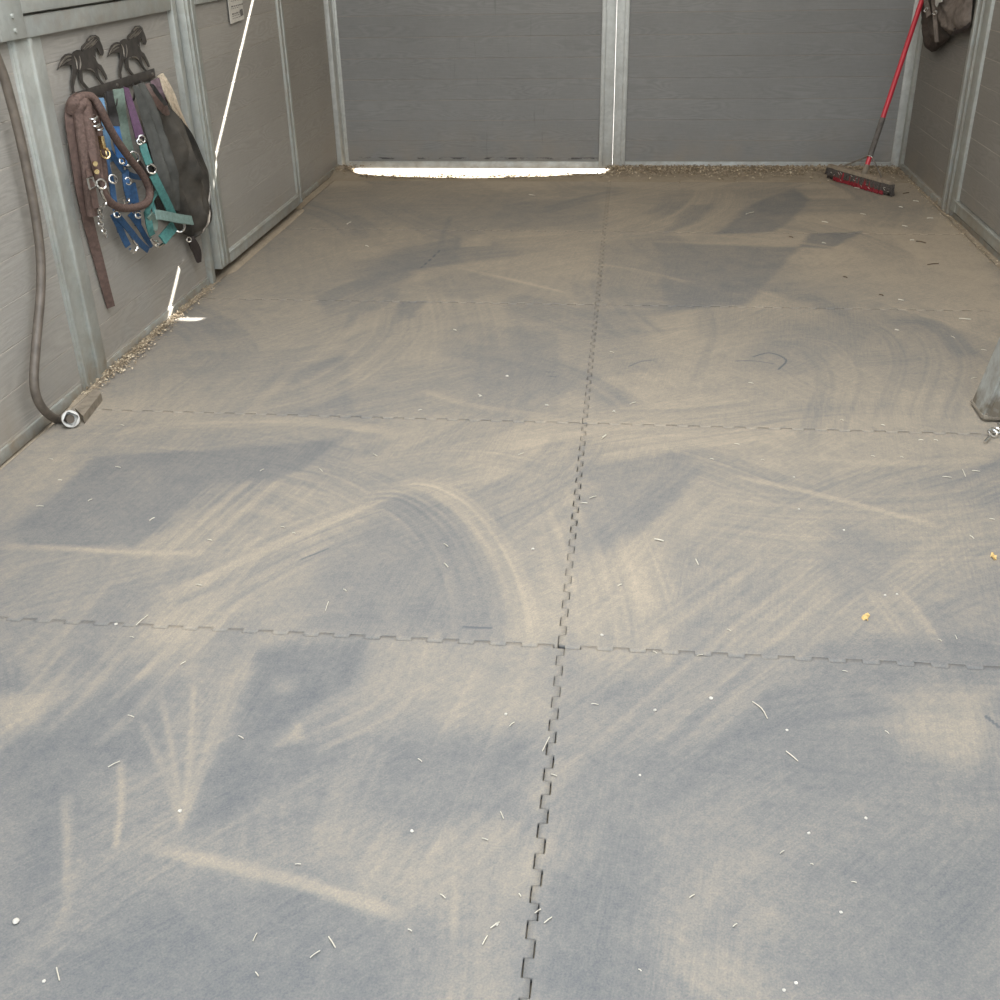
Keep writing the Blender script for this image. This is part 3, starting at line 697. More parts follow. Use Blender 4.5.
LABELS = {}
def build_mat(col, row):
    amp = 0.0075
    fine = 2 if row < 3 else 1                                     # 4 mm near the viewer, 8 mm further back
    y0, y1 = ROWS[row], ROWS[row + 1]
    x0, x1 = (XL + 0.035, XS) if col == 0 else (XS, XR - 0.035)
    if row == 4 and col == 0: x0 = XB + 0.06
    ax0 = amp if col == 1 else 0; ax1 = amp if col == 0 else 0
    ay0 = amp if row > 0 else 0; ay1 = amp if row < 4 else 0
    def lines(a, b, aa, ab):
        n = fine * round((b - ab - a - aa) / 0.009); L = np.linspace(a + aa, b - ab, n + 1)
        if aa: L = np.concatenate([[a - aa], L])
        if ab: L = np.concatenate([L, [b + ab]])
        return L
    xs, ys = lines(x0, x1, ax0, ax1), lines(y0, y1, ay0, ay1)
    nx, ny = len(xs), len(ys)
    cx, cy = (xs[:-1] + xs[1:]) / 2, (ys[:-1] + ys[1:]) / 2
    keep = np.ones((ny - 1, nx - 1), bool)
    def teeth(n, lead, run):
        return ((np.arange(n) - (1 if lead else 0)) // fine // run) % 2
    ty = teeth(ny - 1, ay0, 4); tx = teeth(nx - 1, ax0, 4)          # teeth along the long seam and the cross seams
    if ax0: keep[:, 0] = ty == 0
    if ax1: keep[:, -1] = ty == 1
    if ay0: keep[0, :] = tx == 0
    if ay1: keep[-1, :] = tx == 1
    if ay0 and ax0: keep[0, 0] = False
    if ay0 and ax1: keep[0, -1] = False
    if ay1 and ax0: keep[-1, 0] = False
    if ay1 and ax1: keep[-1, -1] = False
    ids = np.arange(nx * ny).reshape(ny, nx)
    q = np.stack([ids[:-1, :-1], ids[:-1, 1:], ids[1:, 1:], ids[1:, :-1]], -1)[keep]
    X, Y = np.meshgrid(xs, ys); X = X.ravel().copy(); Y = Y.ravel().copy()
    # boundary edges
    e = np.concatenate([q[:, [0, 1]], q[:, [1, 2]], q[:, [2, 3]], q[:, [3, 0]]])
    key = np.sort(e, 1); kk = key[:, 0].astype(np.int64) * (nx * ny) + key[:, 1]
    u, inv, cnt = np.unique(kk, return_inverse=True, return_counts=True)
    be = e[cnt[inv] == 1]
    nrm = np.zeros((nx * ny, 2))
    dx = X[be[:, 1]] - X[be[:, 0]]; dy = Y[be[:, 1]] - Y[be[:, 0]]; ln = np.hypot(dx, dy)
    for k in (0, 1):
        np.add.at(nrm, be[:, k], np.stack([-dy / ln, dx / ln], 1))
    nrm = np.sign(np.round(nrm, 3))
    gap = 0.00020 + 0.0008 * sstep(0.40, 0.60, fbm(X * 2.2 + 7, Y * 2.2, 44)) + 0.0005 * vnoise(X * 30, Y * 30, 45)
    onlong = np.abs(X - XS) < 0.05
    gap = np.where(onlong, (gap + 0.0002) * (1 - 0.75 * sstep(2.6, 4.6, Y)), gap * (1.25 + 1.6 * sstep(2.4, 3.2, Y) * sstep(0.42, 0.55, fbm(X * 2.6 + 1, Y * 0.3, 91)))) 
    gap = gap * (1 - 0.7 * ((X > 0.3) & (np.abs(Y - ROWS[1]) < 0.05)))
    dust = dust_field(X, Y)
    X2 = X + nrm[:, 0] * np.where(onlong, gap, 0.00012); Y2 = Y + nrm[:, 1] * np.where(onlong & (np.abs(Y - np.array(ROWS)[:, None]).min(0) > 0.02), gap * 0.45, gap)
    Z = 0.0022 * (fbm(X * 1.4, Y * 1.4, 71) - 0.5)
    used = np.zeros(nx * ny, bool); used[q.ravel()] = True
    new = np.cumsum(used) - 1
    top = np.stack([X2, Y2, Z], 1)[used]; nt = len(top)
    bv = np.unique(be.ravel()); bmap = np.full(nx * ny, -1); bmap[bv] = nt + np.arange(len(bv))
    bot = np.stack([X2[bv], Y2[bv], np.full(len(bv), -0.0125)], 1)
    qs = np.stack([new[be[:, 1]], new[be[:, 0]], bmap[be[:, 0]], bmap[be[:, 1]]], 1)
    faces = np.concatenate([new[q], qs]); verts = np.concatenate([top, bot])
    me = bpy.data.meshes.new('rubber_mat')
    me.vertices.add(len(verts)); me.vertices.foreach_set('co', verts.astype(np.float32).ravel())
    nf = len(faces)
    me.loops.add(nf * 4); me.loops.foreach_set('vertex_index', faces.astype(np.int32).ravel())
    me.polygons.add(nf); me.polygons.foreach_set('loop_start', np.arange(0, nf * 4, 4, dtype=np.int32))
    me.update(calc_edges=True)
    at = me.attributes.new('dust', 'FLOAT', 'POINT')
    dv = np.concatenate([dust[used], np.full(len(bv), -0.1)]); at.data.foreach_set('value', dv.astype(np.float32))
    me.materials.append(M['rubber'])
    o = bpy.data.objects.new('rubber_mat', me); C.objects.link(o)
    side = ('left', 'right')[col]
    lab = [f'grey rubber mat nearest the viewer, {side} of the long seam',
           f'second interlocking rubber mat from the viewer, {side} of the long seam',
           f'middle interlocking rubber mat of the five, {side} of the long seam',
           f'dusty rubber mat second from the gates, {side} of the long seam',
           f'dusty rubber mat closest to the gates, {side} of the long seam'][row]
    tag(o, lab, 'floor mat', 'interlocking rubber mats on the floor')
for row in range(5):
    for col in range(2): build_mat(col, row)

# ================================================================== HOOK RACK WITH HORSES
HORSE = [(65, 430), (85, 370), (110, 310), (140, 285), (175, 275), (200, 282), (215, 260), (245, 245), (275, 248), (300, 265), (283, 240), (290, 210), (330, 175), (335, 150), (370, 115), (415, 110), (445, 130), (455, 165), (475, 210), (490, 270), (480, 300), (462, 295), (440, 255), (425, 225), (416, 240), (414, 290), (420, 340), (437, 370), (465, 385), (490, 430), (515, 480), (525, 515), (512, 520), (495, 490), (465, 440), (440, 415), (428, 418), (440, 470), (460, 515), (500, 565), (510, 575), (495, 577), (462, 548), (430, 505), (408, 468), (385, 440), (345, 436), (310, 425), (292, 432), (296, 480), (300, 528), (330, 568), (368, 612), (355, 622), (318, 592), (280, 545), (268, 500), (260, 445), (250, 440), (242, 480), (228, 530), (216, 580), (221, 620), (236, 646), (212, 648), (200, 620), (193, 570), (192, 520), (205, 470), (208, 420), (198, 385), (185, 378), (150, 388), (105, 395), (82, 412)]
RIDGES = [[(80, 405), (110, 350), (150, 310), (195, 300)], [(105, 385), (140, 350), (190, 330)], [(300, 240), (330, 205), (355, 185), (375, 160), (400, 140)], [(310, 245), (345, 215), (380, 190), (420, 150)], [(345, 165), (370, 135), (410, 125)], [(355, 230), (395, 195), (430, 160)], [(215, 300), (235, 350), (245, 420)], [(265, 300), (275, 370), (268, 430)], [(330, 420), (370, 425), (405, 450)], [(395, 300), (420, 330)]]
def crop8(p): return 50 + p[0] / 9.09, 20 + p[1] / 9.09
rack_bar_off = 0.014
A, B = W(74, 92.3, rack_bar_off), W(152.5, 69.5, rack_bar_off)
zt = (A.z + B.z) / 2; ya, ybr = A.y - 0.02, B.y + 0.02
zb = W(120, 87, rack_bar_off).z
zb = min(zb, zt - 0.034)
rack = empty('horse_hook_rack', (XL, (ya + ybr) / 2, zb), 'dark metal hook rack topped by two running horse silhouettes', 'hook rack')
mb = MB().box((XL + 0.008, ya, zb), (XL + 0.014, ybr, zt), 0.0015)
mb.build('bar', M['black_iron'], rack)
for yy in (ya + 0.05, (ya + ybr) / 2, ybr - 0.03):
    MB().tube([(XL + 0.013, yy, (zt + zb) / 2), (XL + 0.018, yy, (zt + zb) / 2)], 0.006, 10, 0).build('screw', M['bright_iron'], rack)
hb0 = W(*crop8((220, 648)), rack_bar_off)
def horse(dy, dz):
    bm = bmesh.new()
    vs = []
    for p in HORSE:
        w = W(*crop8(p), rack_bar_off); vs.append(bm.verts.new((XL + 0.010, w.y + dy, w.z + dz)))
    f = bm.faces.new(vs)
    r = bmesh.ops.extrude_face_region(bm, geom=[f])
    for v in [g for g in r['geom'] if isinstance(g, bmesh.types.BMVert)]: v.co.x += 0.0028
    bmesh.ops.triangulate(bm, faces=bm.faces[:]); bmesh.ops.recalc_face_normals(bm, faces=bm.faces[:])
    o = MB().frombm(bm).build('horse', M['black_iron'], rack, smooth=False)
    rg = MB()
    for l in RIDGES:
        pp = []
        for p in l:
            w = W(*crop8(p), rack_bar_off); pp.append((XL + 0.0132, w.y + dy, w.z + dz))
        rg.tube(pp, lambda t: 0.0010 + 0.0022 * math.sin(math.pi * min(1, max(0, t))), 6, 4)
    rg.build('relief', M['bright_iron'], o, label='raised mane and tail lines, brightened as highlights')  # ridges in brighter metal paint in the glossy highlights on the horses
dz1 = zt - hb0.z - 0.004
horse(0.0, dz1)
h2p = W(*crop8((652, 525)), rack_bar_off)
horse(h2p.y - hb0.y, dz1)
HOOKS = [(88, 101), (108.5, 92), (127, 87.5), (137, 85), (145, 82.5)]
HP = []
for px, py in HOOKS:
    w = W(px, py, 0.03); y = w.y
    MB().tube([(XL + 0.014, y, zb + 0.008), (XL + 0.018, y, zb - 0.025), (XL + 0.035, y, zb - 0.045), (XL + 0.050, y, zb - 0.036), (XL + 0.057, y, zb - 0.014)], 0.0042, 8, 5).build('hook', M['black_iron'], rack)
    HP.append(Vector((XL + 0.04, y, zb - 0.038)))

# ================================================================== TACK ON THE RACK
def PW(l): return [W(*p) for p in l]
FACE = (0.72, -0.68, 0.12)
# brown rope lead, coiled
lr = empty('lead_rope', HP[0], 'thick brown rope lead looped over the leftmost hook with a brass snap', 'lead rope')
mb = MB()
mb.tube(PW([(75, 112, .05), (74, 104, .06), (79, 98, .07), (87, 96, .08), (94, 99, .09), (101, 110, .10), (108, 125, .10), (118, 142, .10), (131, 160, .10), (142, 174, .10), (149, 188, .10), (149, 199, .10), (143, 205, .10), (132, 208, .10), (120, 207.5, .10), (110, 202, .10), (104, 192, .10), (100, 178, .09), (97, 160, .08), (94, 142, .08), (91, 122, .07), (88, 106, .06)]), 0.0145, 10, 6)
mb.build('rope_loop', M['brown_rope'], lr)
for l, r in (([(71, 112, .04), (74, 102, .06), (78, 112, .06), (82, 140, .06), (86, 165, .06), (89, 190, .06), (92, 215, .05)], .019), ([(77, 118, .05), (80, 106, .07), (85, 104, .08), (87, 118, .08), (91, 145, .08), (95, 168, .08), (97, 185, .07)], .020), ([(90, 112, .06), (93, 106, .07), (97, 125, .07), (100, 150, .07), (103, 170, .07), (104, 186, .06)], .016)):
    MB().tube(PW(l), r, 10, 6).build('rope_fold', M['brown_rope'], lr)
mb = MB().tube(PW([(101, 136, .10), (102, 142, .10), (103.5, 148, .10)]), 0.010, 8, 4)
mb.ring(W(105, 153, .10), (0.7, -.7, 0.1), 0.015, 0.004, 1.2, arc=(-1.2, 3.6)); mb.tube(PW([(105, 148, .10), (106.5, 154, .105), (106, 159, .10)]), 0.004, 6, 4)
mb.build('snap', M['brass'], lr, label='brass snap')
mb = MB()
for p, r in (((92.5, 117, .098), .008), ((95, 124, .098), .008), ((99, 128, .10), .006)):
    mb.ring(W(*p), (0.2, -.3, 1), r + 0.006, 0.004)
mb.build('ferrule', M['chrome'], lr)
# brown leather halter with its long hanging strap
lh = empty('leather_halter', W(72, 110, .03), 'brown leather halter with brass studs and a long strap hanging nearly to the floor', 'halter')
MB().ribbon(PW([(80, 100, .045), (74, 105, .045), (72, 120, .04), (76, 150, .035), (81, 185, .03), (87, 215, .025), (93, 240, .02), (99, 262, .02), (105, 285, .02), (111, 307, .018)]), lambda t: 0.052 - 0.022 * t, 0.006).build('long_strap', M['brown_leather'], lh)
MB().ribbon(PW([(84, 150, .045), (87, 165, .06), (90, 178, .09), (93, 192, .09), (96, 208, .085)]), 0.022, 0.006).build('cheek_strap', M['brown_leather'], lh)
MB().ribbon(PW([(91, 150, .095), (95, 165, .10), (99, 182, .10)]), 0.022, 0.006).build('crown_strap', M['brown_leather'], lh)
mb = MB()
for p in ((94.5, 163.5, .105), (96, 171.5, .105)):
    w = W(*p); mb.tube([w, w + Vector((.006, -.006, 0))], 0.0085, 10, 0)
mb.build('stud', M['brass'], lh, label='two brass studs')
mb = MB()
b = [W(87.5, 179, .10), W(92.5, 177, .10), W(95.5, 186, .10), W(90, 189, .10)]
for i in range(3): mb.tube([b[i], b[(i + 1) % 4]] if i else [b[3], b[0]], 0.0038, 6, 0)
mb.tube([b[0], b[1]], 0.0045, 6, 0)
mb.build('buckle', M['chrome'], lh)
MB().ring(W(101.5, 184, .11), (0.75, -.65, 0.1), 0.015, 0.0038, 1.15).build('ring', M['chrome'], lh)
MB().tube(PW([(101, 190, .11), (103, 196, .112), (106, 202, .112), (105.5, 205.5, .112), (103.5, 204, .11)]), 0.0045, 7, 4).build('hook', M['chrome'], lh)
mb = MB()
for i in range(9):
    t = i / 8; w = W(98 + 6.5 * t + 1.2 * math.sin(i), 205 + 30 * t, .06)
    mb.ring(w, (0.9, 0.3 * (-1) ** i, 0.2), 0.0085, 0.0026, 1.25, segs=10, sides=5)
mb.build('chain', M['chrome'], lh)
# blue halter
bh = empty('blue_halter', HP[1], 'royal blue webbing halter with chrome fittings behind the brown rope loop', 'halter')
MB().ribbon(PW([(109, 91, .064), (111, 104, .06), (113, 116, .05), (114, 126, .05)]), lambda t: 0.022 + 0.022 * t, 0.005).build('crown_strap', M['black_web'], bh, label='black crown strap')
MB().ribbon(PW([(114, 124.5, .05), (117, 138, .05), (120, 152, .045), (123, 166, .045)]), 0.034, 0.005).build('crown_strap', M['bright_blue'], bh, label='bright blue strap')
mb = MB()
mb.ribbon(PW([(108, 150, .04), (107, 165, .045), (111, 180, .045), (114, 200, .045), (117, 218, .045), (120, 232, .04)]), 0.020, 0.005)
mb.ribbon(PW([(110, 152, .05), (117, 162, .055), (124, 171, .06), (133, 176, .06), (144, 178, .055)]), 0.020, 0.006)
mb.build('nose_strap', M['blue_web'], bh)
MB().ribbon(PW([(125, 169, .06), (126, 182, .065), (128, 194, .06), (131, 203, .06)]), 0.025, 0.006).build('cheek_strap', M['blue_web'], bh)
MB().ribbon(PW([(132, 183, .05), (135, 198, .05), (137, 212, .05), (138, 226, .045)]), 0.025, 0.006).build('cheek_strap', M['blue_web'], bh)
MB().ribbon(PW([(116, 214, .06), (122, 221, .065), (131, 232, .06), (140, 243, .055), (148, 250, .05)]), 0.023, 0.006).build('throat_strap', M['blue_web'], bh)
MB().ribbon(PW([(130, 214, .05), (139, 226, .055), (146, 238, .05), (152, 246, .05)]), 0.020, 0.006).build('throat_strap', M['blue_web'], bh)
MB().ribbon(PW([(113, 214, .05), (119, 226, .05), (124, 238, .04), (128, 246, .04)]), 0.024, 0.005).build('chin_strap', M['blue_web'], bh)
for p, r in (((113, 179, .06), .0135), ((128, 181, .07), .011), ((122, 161, .07), .009), ((117, 214, .07), .0105), ((138, 215, .07), .010)):
    MB().ring(W(*p), (0.7, -.7, 0.15), r, 0.004, 1.1).build('ring', M['chrome'], bh)
mb = MB(); b = PW([(123.5, 199, .075), (124.5, 203, .075), (129, 202, .075), (128.5, 198, .075)])
mb.tube(b, 0.0045, 6, 0); mb.build('buckle', M['chrome'], bh); mb = MB(); mb.tube(PW([(124, 167, .07), (130, 165.5, .07)]), 0.005, 6, 0); mb.tube(PW([(124, 167, .07), (124.5, 170, .07)]), .004, 6, 0)
mb.build('keeper', M['chrome'], bh)
MB().tube(PW([(131, 236, .045), (134, 242, .05), (137, 245, .05), (137, 250, .05), (133, 252, .05), (130, 249, .05)]), 0.0055, 7, 5).build('snap', M['chrome'], bh)
# pale blue strap
ps = MB().ribbon(PW([(99, 98, .03), (101, 108, .035), (103, 120, .04), (105, 134, .04), (107, 148, .035), (110, 162, .03)]), 0.032, 0.005).build('hanging_strap', M['pale_blue'])
tag(ps, 'faded pale blue strap between the brown rope and the black crown strap', 'strap')
# sage green strap
sg = empty('hanging_strap', W(118, 92, .03), 'wide sage green strap hanging in the middle of the rack', 'strap')
MB().ribbon(PW([(118, 89, .066), (120, 104, .060), (122, 120, .04), (125, 136, .04), (129, 152, .04), (133, 166, .035)]), 0.040, 0.005).build('webbing', M['sage_web'], sg)
MB().ring(W(134, 157, .06), (0.7, -.7, .15), 0.018, 0.004, 1.1).build('ring', M['chrome'], sg)
MB().ribbon(PW([(136, 160, .05), (142, 168, .055), (147, 177, .05), (151, 186, .04)]), 0.022, 0.005).build('end_strap', M['dark_leather'], sg)
# teal halter
th = empty('teal_halter', HP[2], 'teal halter with a purple crown strap hanging over the dark bag', 'halter')
MB().ribbon(PW([(126, 88, .05), (128, 96, .065), (132, 110, .085), (136, 124, .10), (140, 138, .11)]), lambda t: 0.020 + 0.014 * t, 0.006).build('crown_strap', M['purple_web'], th, label='purple crown strap')
for p, R_, r_ in (((142, 139, .12), .012, .0036), ((139.5, 142, .12), .009, .0032), ((151.5, 169, .13), .016, .0038)):
    MB().ring(W(*p), (0.7, -.7, .15), R_, r_, 1.1).build('ring', M['chrome'], th)
MB().ring(W(179, 226, .13), (0.6, -.7, .4), 0.022, 0.0048, 1.0, arc=(2.6, 6.6), side=(0, 1, 0)).build('ring', M['chrome'], th)
MB().ribbon(PW([(142.5, 144, .12), (145, 153, .125), (149, 164, .13)]), 0.028, 0.007).build('cheek_strap', M['teal_web'], th)
MB().ribbon(PW([(153, 175, .13), (159, 187, .135), (166, 201, .135), (173, 216, .13)]), 0.032, 0.007).build('cheek_strap', M['teal_web'], th)
MB().ribbon(PW([(156, 214.5, .13), (166, 216, .14), (178, 218.5, .145), (192, 220.5, .14)]), 0.036, 0.007, (0.55, -0.75, 0.35)).build('nose_strap', M['pale_teal'], th)
mb = MB().ribbon(PW([(157, 192, .11), (152, 199, .105), (150, 206, .10), (146, 212, .10)]), 0.016, 0.006)
mb.ribbon(PW([(151, 200, .10), (153, 207, .10), (155, 214, .105)]), 0.016, 0.006)
mb.build('throat_strap', M['teal_web'], th)
MB().ribbon(PW([(147, 211, .09), (148.5, 220, .09), (150, 228, .09), (152, 235, .085)]), 0.026, 0.006).build('chin_strap', M['teal_web'], th)
MB().ribbon(PW([(174, 226, .12), (168, 233, .12), (162, 240, .11)]), 0.040, 0.008).build('chin_strap', M['teal_web'], th)
MB().ribbon(PW([(150, 215, .10), (154, 222, .10), (153, 230, .095)]), 0.030, 0.006).build('keeper', M['sage_web'], th)
mb = MB().tube(PW([(150, 238, .085), (154, 244, .09), (158, 247, .095), (164, 243.5, .10)]), 0.0065, 7, 5)
mb.build('buckle', M['chrome'], th)
mb = MB().tube(PW([(154, 240, .10), (158, 243, .10), (157, 247, .10)]), 0.005, 6, 4)
mb.build('buckle', M['chrome'], th)
# dark bag
class Puff:
    n = Vector((1, 0, 0))
    def __init__(s, amp, folds): s.a = amp; s.f = folds
    def __call__(s, u, v):
        e = (math.sin(math.pi * u) ** 0.55) * (math.sin(math.pi * min(1, max(0.0, v * 0.96 + 0.03))) ** 0.5)
        h = s.a * e
        for (c, k, w, d) in s.f:                                   # crease centre at u = c + k v
            h += d * e * math.exp(-((u - c - k * v) / w) ** 2)
        h += (s.a / 0.062) * e * (0.030 * mnoise.noise(Vector((5.0 * u - 1.5 * v, 3.0 * v, s.a * 50))) + 0.018 * mnoise.noise(Vector((11 * u + 4 * v, 5 * v - 3 * u, 3.0))) + 0.007 * mnoise.noise(Vector((24 * u + 9 * v, 12 * v, 7.0))))
        return h
bag = empty('canvas_bag', HP[4], 'large charcoal canvas bag bulging from the right end of the rack', 'bag')
MB().loft(PW([(143, 84, .03), (148, 105, .03), (151, 135, .03), (153, 165, .03), (154, 195, .03), (164, 216, .03), (176, 229, .03), (189, 237, .03)]),
          PW([(152, 84, .03), (161, 105, .03), (171, 113, .03), (181, 122, .03), (192, 139, .03), (202, 160, .03), (206.5, 173, .03), (207.5, 200, .03), (208.5, 219, .03), (194.5, 238, .03)]), 48, 64,
          Puff(0.062, [(0.26, 0.10, 0.05, -0.045), (0.48, 0.0, 0.05, 0.03), (0.70, -0.15, 0.05, -0.03), (0.62, 0.25, 0.04, -0.022), (1.15, -0.75, 0.05, -0.022), (0.2, 0.55, 0.05, 0.02)]), 0.012).build('body', M['bag_cloth'], bag)
MB().loft(PW([(132.5, 86, .075), (138.5, 108, .07), (147, 138, .07), (155, 168, .08), (162, 190, .08), (170, 209, .07)]),
          PW([(144, 82, .075), (152, 104, .075), (161, 132, .08), (170, 160, .09), (178, 186, .09), (180, 211, .08)]), 16, 30,
          Puff(0.030, [(0.45, 0.05, 0.12, -0.016), (0.8, 0.0, 0.08, 0.008)]), 0.008).build('drape', M['bag_fold'], bag, label='lighter grey folded edge')
MB().ribbon(PW([(146, 84, .075), (151, 94, .09), (158, 104, .10), (165, 111, .10), (168, 110, .09)]), lambda t: 0.022 + 0.012 * t, 0.006).build('carry_strap', M['brown_leather'], bag)
MB().tube(PW([(152, 103, .075), (158, 111, .09), (164, 114, .095), (168, 112, .09), (169, 108, .07)]), 0.005, 7, 5).build('rim', M['bag_fold'], bag)
MB().ribbon(PW([(190, 236, .035), (193, 243, .04), (197, 252, .04), (199, 262, .035)]), lambda t: 0.014 + 0.026 * math.sin(math.pi * min(1, t * 0.9 + .05)), 0.010).build('tail_strap', M['dark_leather'], bag, label='dark leather tail strap')
MB().ring(W(189, 239.5, .045), (0.7, -.7, .1), 0.010, 0.003).build('tail_ring', M['chrome'], bag)
MB().tube(PW([(210, 217, .04), (209.5, 221, .045), (205.5, 224, .045)]), 0.008, 7, 4).build('corner_binding', M['dark_leather'], bag)
# mauve cloth and cream cotton behind the bag
mv = MB().loft(PW([(150.5, 81, .02), (152, 88, .02), (156, 97, .02), (163, 105, .02)]), PW([(160, 77, .02), (163, 87, .02), (166, 97, .02), (168, 107, .02)]), 14, 18, Puff(0.022, [(0.4, 0.1, 0.1, -0.012), (0.75, 0, 0.1, -0.01)]), 0.006).build('folded_cloth', M['mauve_cloth'])
tag(mv, 'faded mauve cloth hanging behind the charcoal bag strap', 'cloth')
cr = MB().ribbon(PW([(160, 75, .022), (164, 84, .028), (169, 95, .03), (174, 108, .03), (180, 120, .025), (187, 133, .02)]), lambda t: 0.030 + 0.022 * math.sin(math.pi * t), 0.010, (0.85, -.5, .1))
for i in range(7):
    o = random.uniform(-3, 3)
    cr.tube(PW([(161 + o * .4, 77, .034), (167 + o, 92, .04), (174 + o, 107, .04), (183 + o, 124 + random.uniform(-3, 6), .03)]), 0.0035, 5, 4)
cr = cr.build('cotton_lead', M['cream'])
tag(cr, 'frayed cream cotton lead at the right end of the rack', 'lead rope')

# ================================================================== HOSE, BLOCK, NOTICE
hs = empty('rubber_hose', W(40, 300, .03), 'dull brown rubber hose hanging down the left wall to the floor', 'hose')
fitc = F(70.5, 419, 0.028)
MB().tube([W(-45, -30, .05), W(-20, 20, .05), W(0, 66, .05), W(10, 98, .05), W(21, 142, .05), W(31, 190, .05), W(37, 225, .05), W(40.7, 260, .05), W(40.5, 295, .05), W(36.5, 340, .055), W(34, 378, .06), W(37, 398, .06), W(45, 411, .06), F(56, 419, .016), fitc + Vector((-0.035, 0.02, -0.008)), fitc], 0.0145, 12, 8).build('tube', M['hose'], hs)
dirn = (Vector((0, 0, CAM_H)) - fitc).normalized(); dirn = (dirn + Vector((0.2, -0.1, 0.1))).normalized()
def hose_end():
    a = dirn.orthogonal().normalized(); b = dirn.cross(a); v, f = [], []
    rot = 0.35
    def rad(q, sq):
        return 1.0 if not sq else min(1.27, 1 / max(1e-6, abs(math.cos(q))), 1 / max(1e-6, abs(math.sin(q))))
    prof = [(0.019, -0.020, 0), (0.027, -0.016, 0), (0.029, 0.0, 0), (0.0275, 0.008, 0), (0.0195, 0.010, 1), (0.0185, -0.014, 1)]
    n = 32
    for R, h, sq in prof:
        for k in range(n):
            q = 2 * math.pi * k / n
            v.append(fitc + dirn * h + (a * math.cos(q + rot) + b * math.sin(q + rot)) * R * (rad(q, sq) if sq else 1))
    for j in range(len(prof) - 1):
        for k in range(n):
            k2 = (k + 1) % n; f.append((j * n + k, j * n + k2, (j + 1) * n + k2, (j + 1) * n + k))
    f.append(tuple((len(prof) - 1) * n + k for k in range(n)))
    return MB().add(v, f)
hose_end().build('end_fitting', M['white_plastic'], hs, label='white plastic end fitting with a square opening')
blk = MB(); q = [F(75, 408, .028), F(95.5, 388, .028), F(101, 393, .028), F(83, 416, .028)]
blk.add(q + [p - Vector((0, 0, .030)) for p in q], [(0, 1, 2, 3), (7, 6, 5, 4), (0, 4, 5, 1), (1, 5, 6, 2), (2, 6, 7, 3), (3, 7, 4, 0)])
tag(blk.build('wood_block', M['wood_grey'], smooth=False), 'weathered wood block on the floor behind the hose end', 'wood block')

pn = empty('paper_notice', (XD, 5.38, 1.05), 'small printed paper notice on the left stall door', 'notice')
def WD(px, py, off): return Vector(hit(px, py, 0, XD + off))
c = [WD(227.5, -6, .004), WD(241.5, -8, .004), WD(244.3, 19, .004), WD(231, 24, .004)]
MB().add(c + [p - Vector((.003, 0, 0)) for p in c], [(0, 3, 2, 1), (4, 5, 6, 7), (0, 1, 5, 4), (1, 2, 6, 5), (2, 3, 7, 6), (3, 0, 4, 7)]).build('sheet', M['paper'], pn, smooth=False)
def bil(u, v, o=.0015):
    return c[0].lerp(c[1], u).lerp(c[3].lerp(c[2], u), v) + Vector((o, 0, 0))
mb = MB(); R2 = random.Random(5)
for row_ in range(9):
    v = 0.16 + row_ * 0.085
    if row_ in (2, 5): continue
    u = 0.14
    while u < (0.9 if row_ < 4 else 0.62):
        w = R2.uniform(0.06, 0.14); h = 0.045 if row_ in (3, 6) else 0.022
        mb.add([bil(u, v), bil(u + w, v), bil(u + w, v + h), bil(u, v + h)], [(0, 3, 2, 1)]); u += w + 0.05
mb.add([bil(.70, .62), bil(.92, .60), bil(.95, .84), bil(.73, .86)], [(0, 3, 2, 1)])
mb.build('print', M['ink'], pn, smooth=False)

# ================================================================== PUSH BROOM
e0, e1 = F(825.5, 178.5), F(887.5, 197)
ax = (e1 - e0).normalized(); L = (e1 - e0).length; dn = Vector((-ax.y, ax.x, 0))
if dn.y < 0: dn = -dn
br = empty('push_broom', (e0 + e1) / 2 + dn * 0.05, 'push broom with a red handle leaning in the back right corner', 'broom')
def bp(s, d, z): return e0 + ax * (s * L) + dn * d + Vector((0, 0, z))
def bristles(d0, d1, zb_, zt_, splay, name, mat, n, seed, s0=0.0, s1=1.0):
    rr = random.Random(seed); mb = MB()
    for i in range(n):
        s = s0 + (s1 - s0) * (i + rr.random()) / n; d = rr.uniform(d0, d1)
        out = splay * ((d - 0.026) / 0.026)
        b_ = bp(s + rr.uniform(-.008, .008) + 0.03 * (s - .5), d + out + rr.uniform(-.006, .006), zb_ + rr.uniform(0, .006)); t_ = bp(s, d, zt_)
        mb.tube([t_, b_], lambda q: 0.0052 - 0.0018 * q, 5, 0)
    return mb.build(name, mat, br)
def core(d0, d1, z0, z1, ins):
    v = [bp(ins, d0, z0), bp(1 - ins, d0, z0), bp(1 - ins, d1, z0), bp(ins, d1, z0), bp(ins, d0, z1), bp(1 - ins, d0, z1), bp(1 - ins, d1, z1), bp(ins, d1, z1)]
    return MB().add(v, [(0, 3, 2, 1), (4, 5, 6, 7), (0, 1, 5, 4), (1, 2, 6, 5), (2, 3, 7, 6), (3, 0, 4, 7)])
bristles(0.004, 0.02, 0.001, 0.062, 0.010, 'red_bristles', M['red_bristle'], 300, 1, 0.14, 0.90).__setitem__('label', 'red lower bristle row')
o = bristles(0.00, 0.02, 0.024, 0.066, 0.004, 'outer_bristles', M['grey_bristle'], 420, 2); o['label'] = 'dust caked dark bristles'
bristles(0.02, 0.040, 0.001, 0.066, 0.010, 'inner_bristles', M['grey_bristle'], 420, 3)
core(0.008, 0.036, 0.012, 0.066, 0.02).build('bristle_bed', M['grey_bristle'], br, smooth=False)
bm = bmesh.new()
bmesh.ops.create_cube(bm, size=1.0)
bmesh.ops.bevel(bm, geom=bm.edges[:], offset=0.12, segments=2, affect='EDGES')
mid = bp(0.5, 0.020, 0.076)
Mx = Matrix.Translation(mid) @ Matrix((ax, dn, Vector((0, 0, 1)))).transposed().to_4x4() @ Matrix.Diagonal((L * 1.0, 0.040, 0.022, 1))
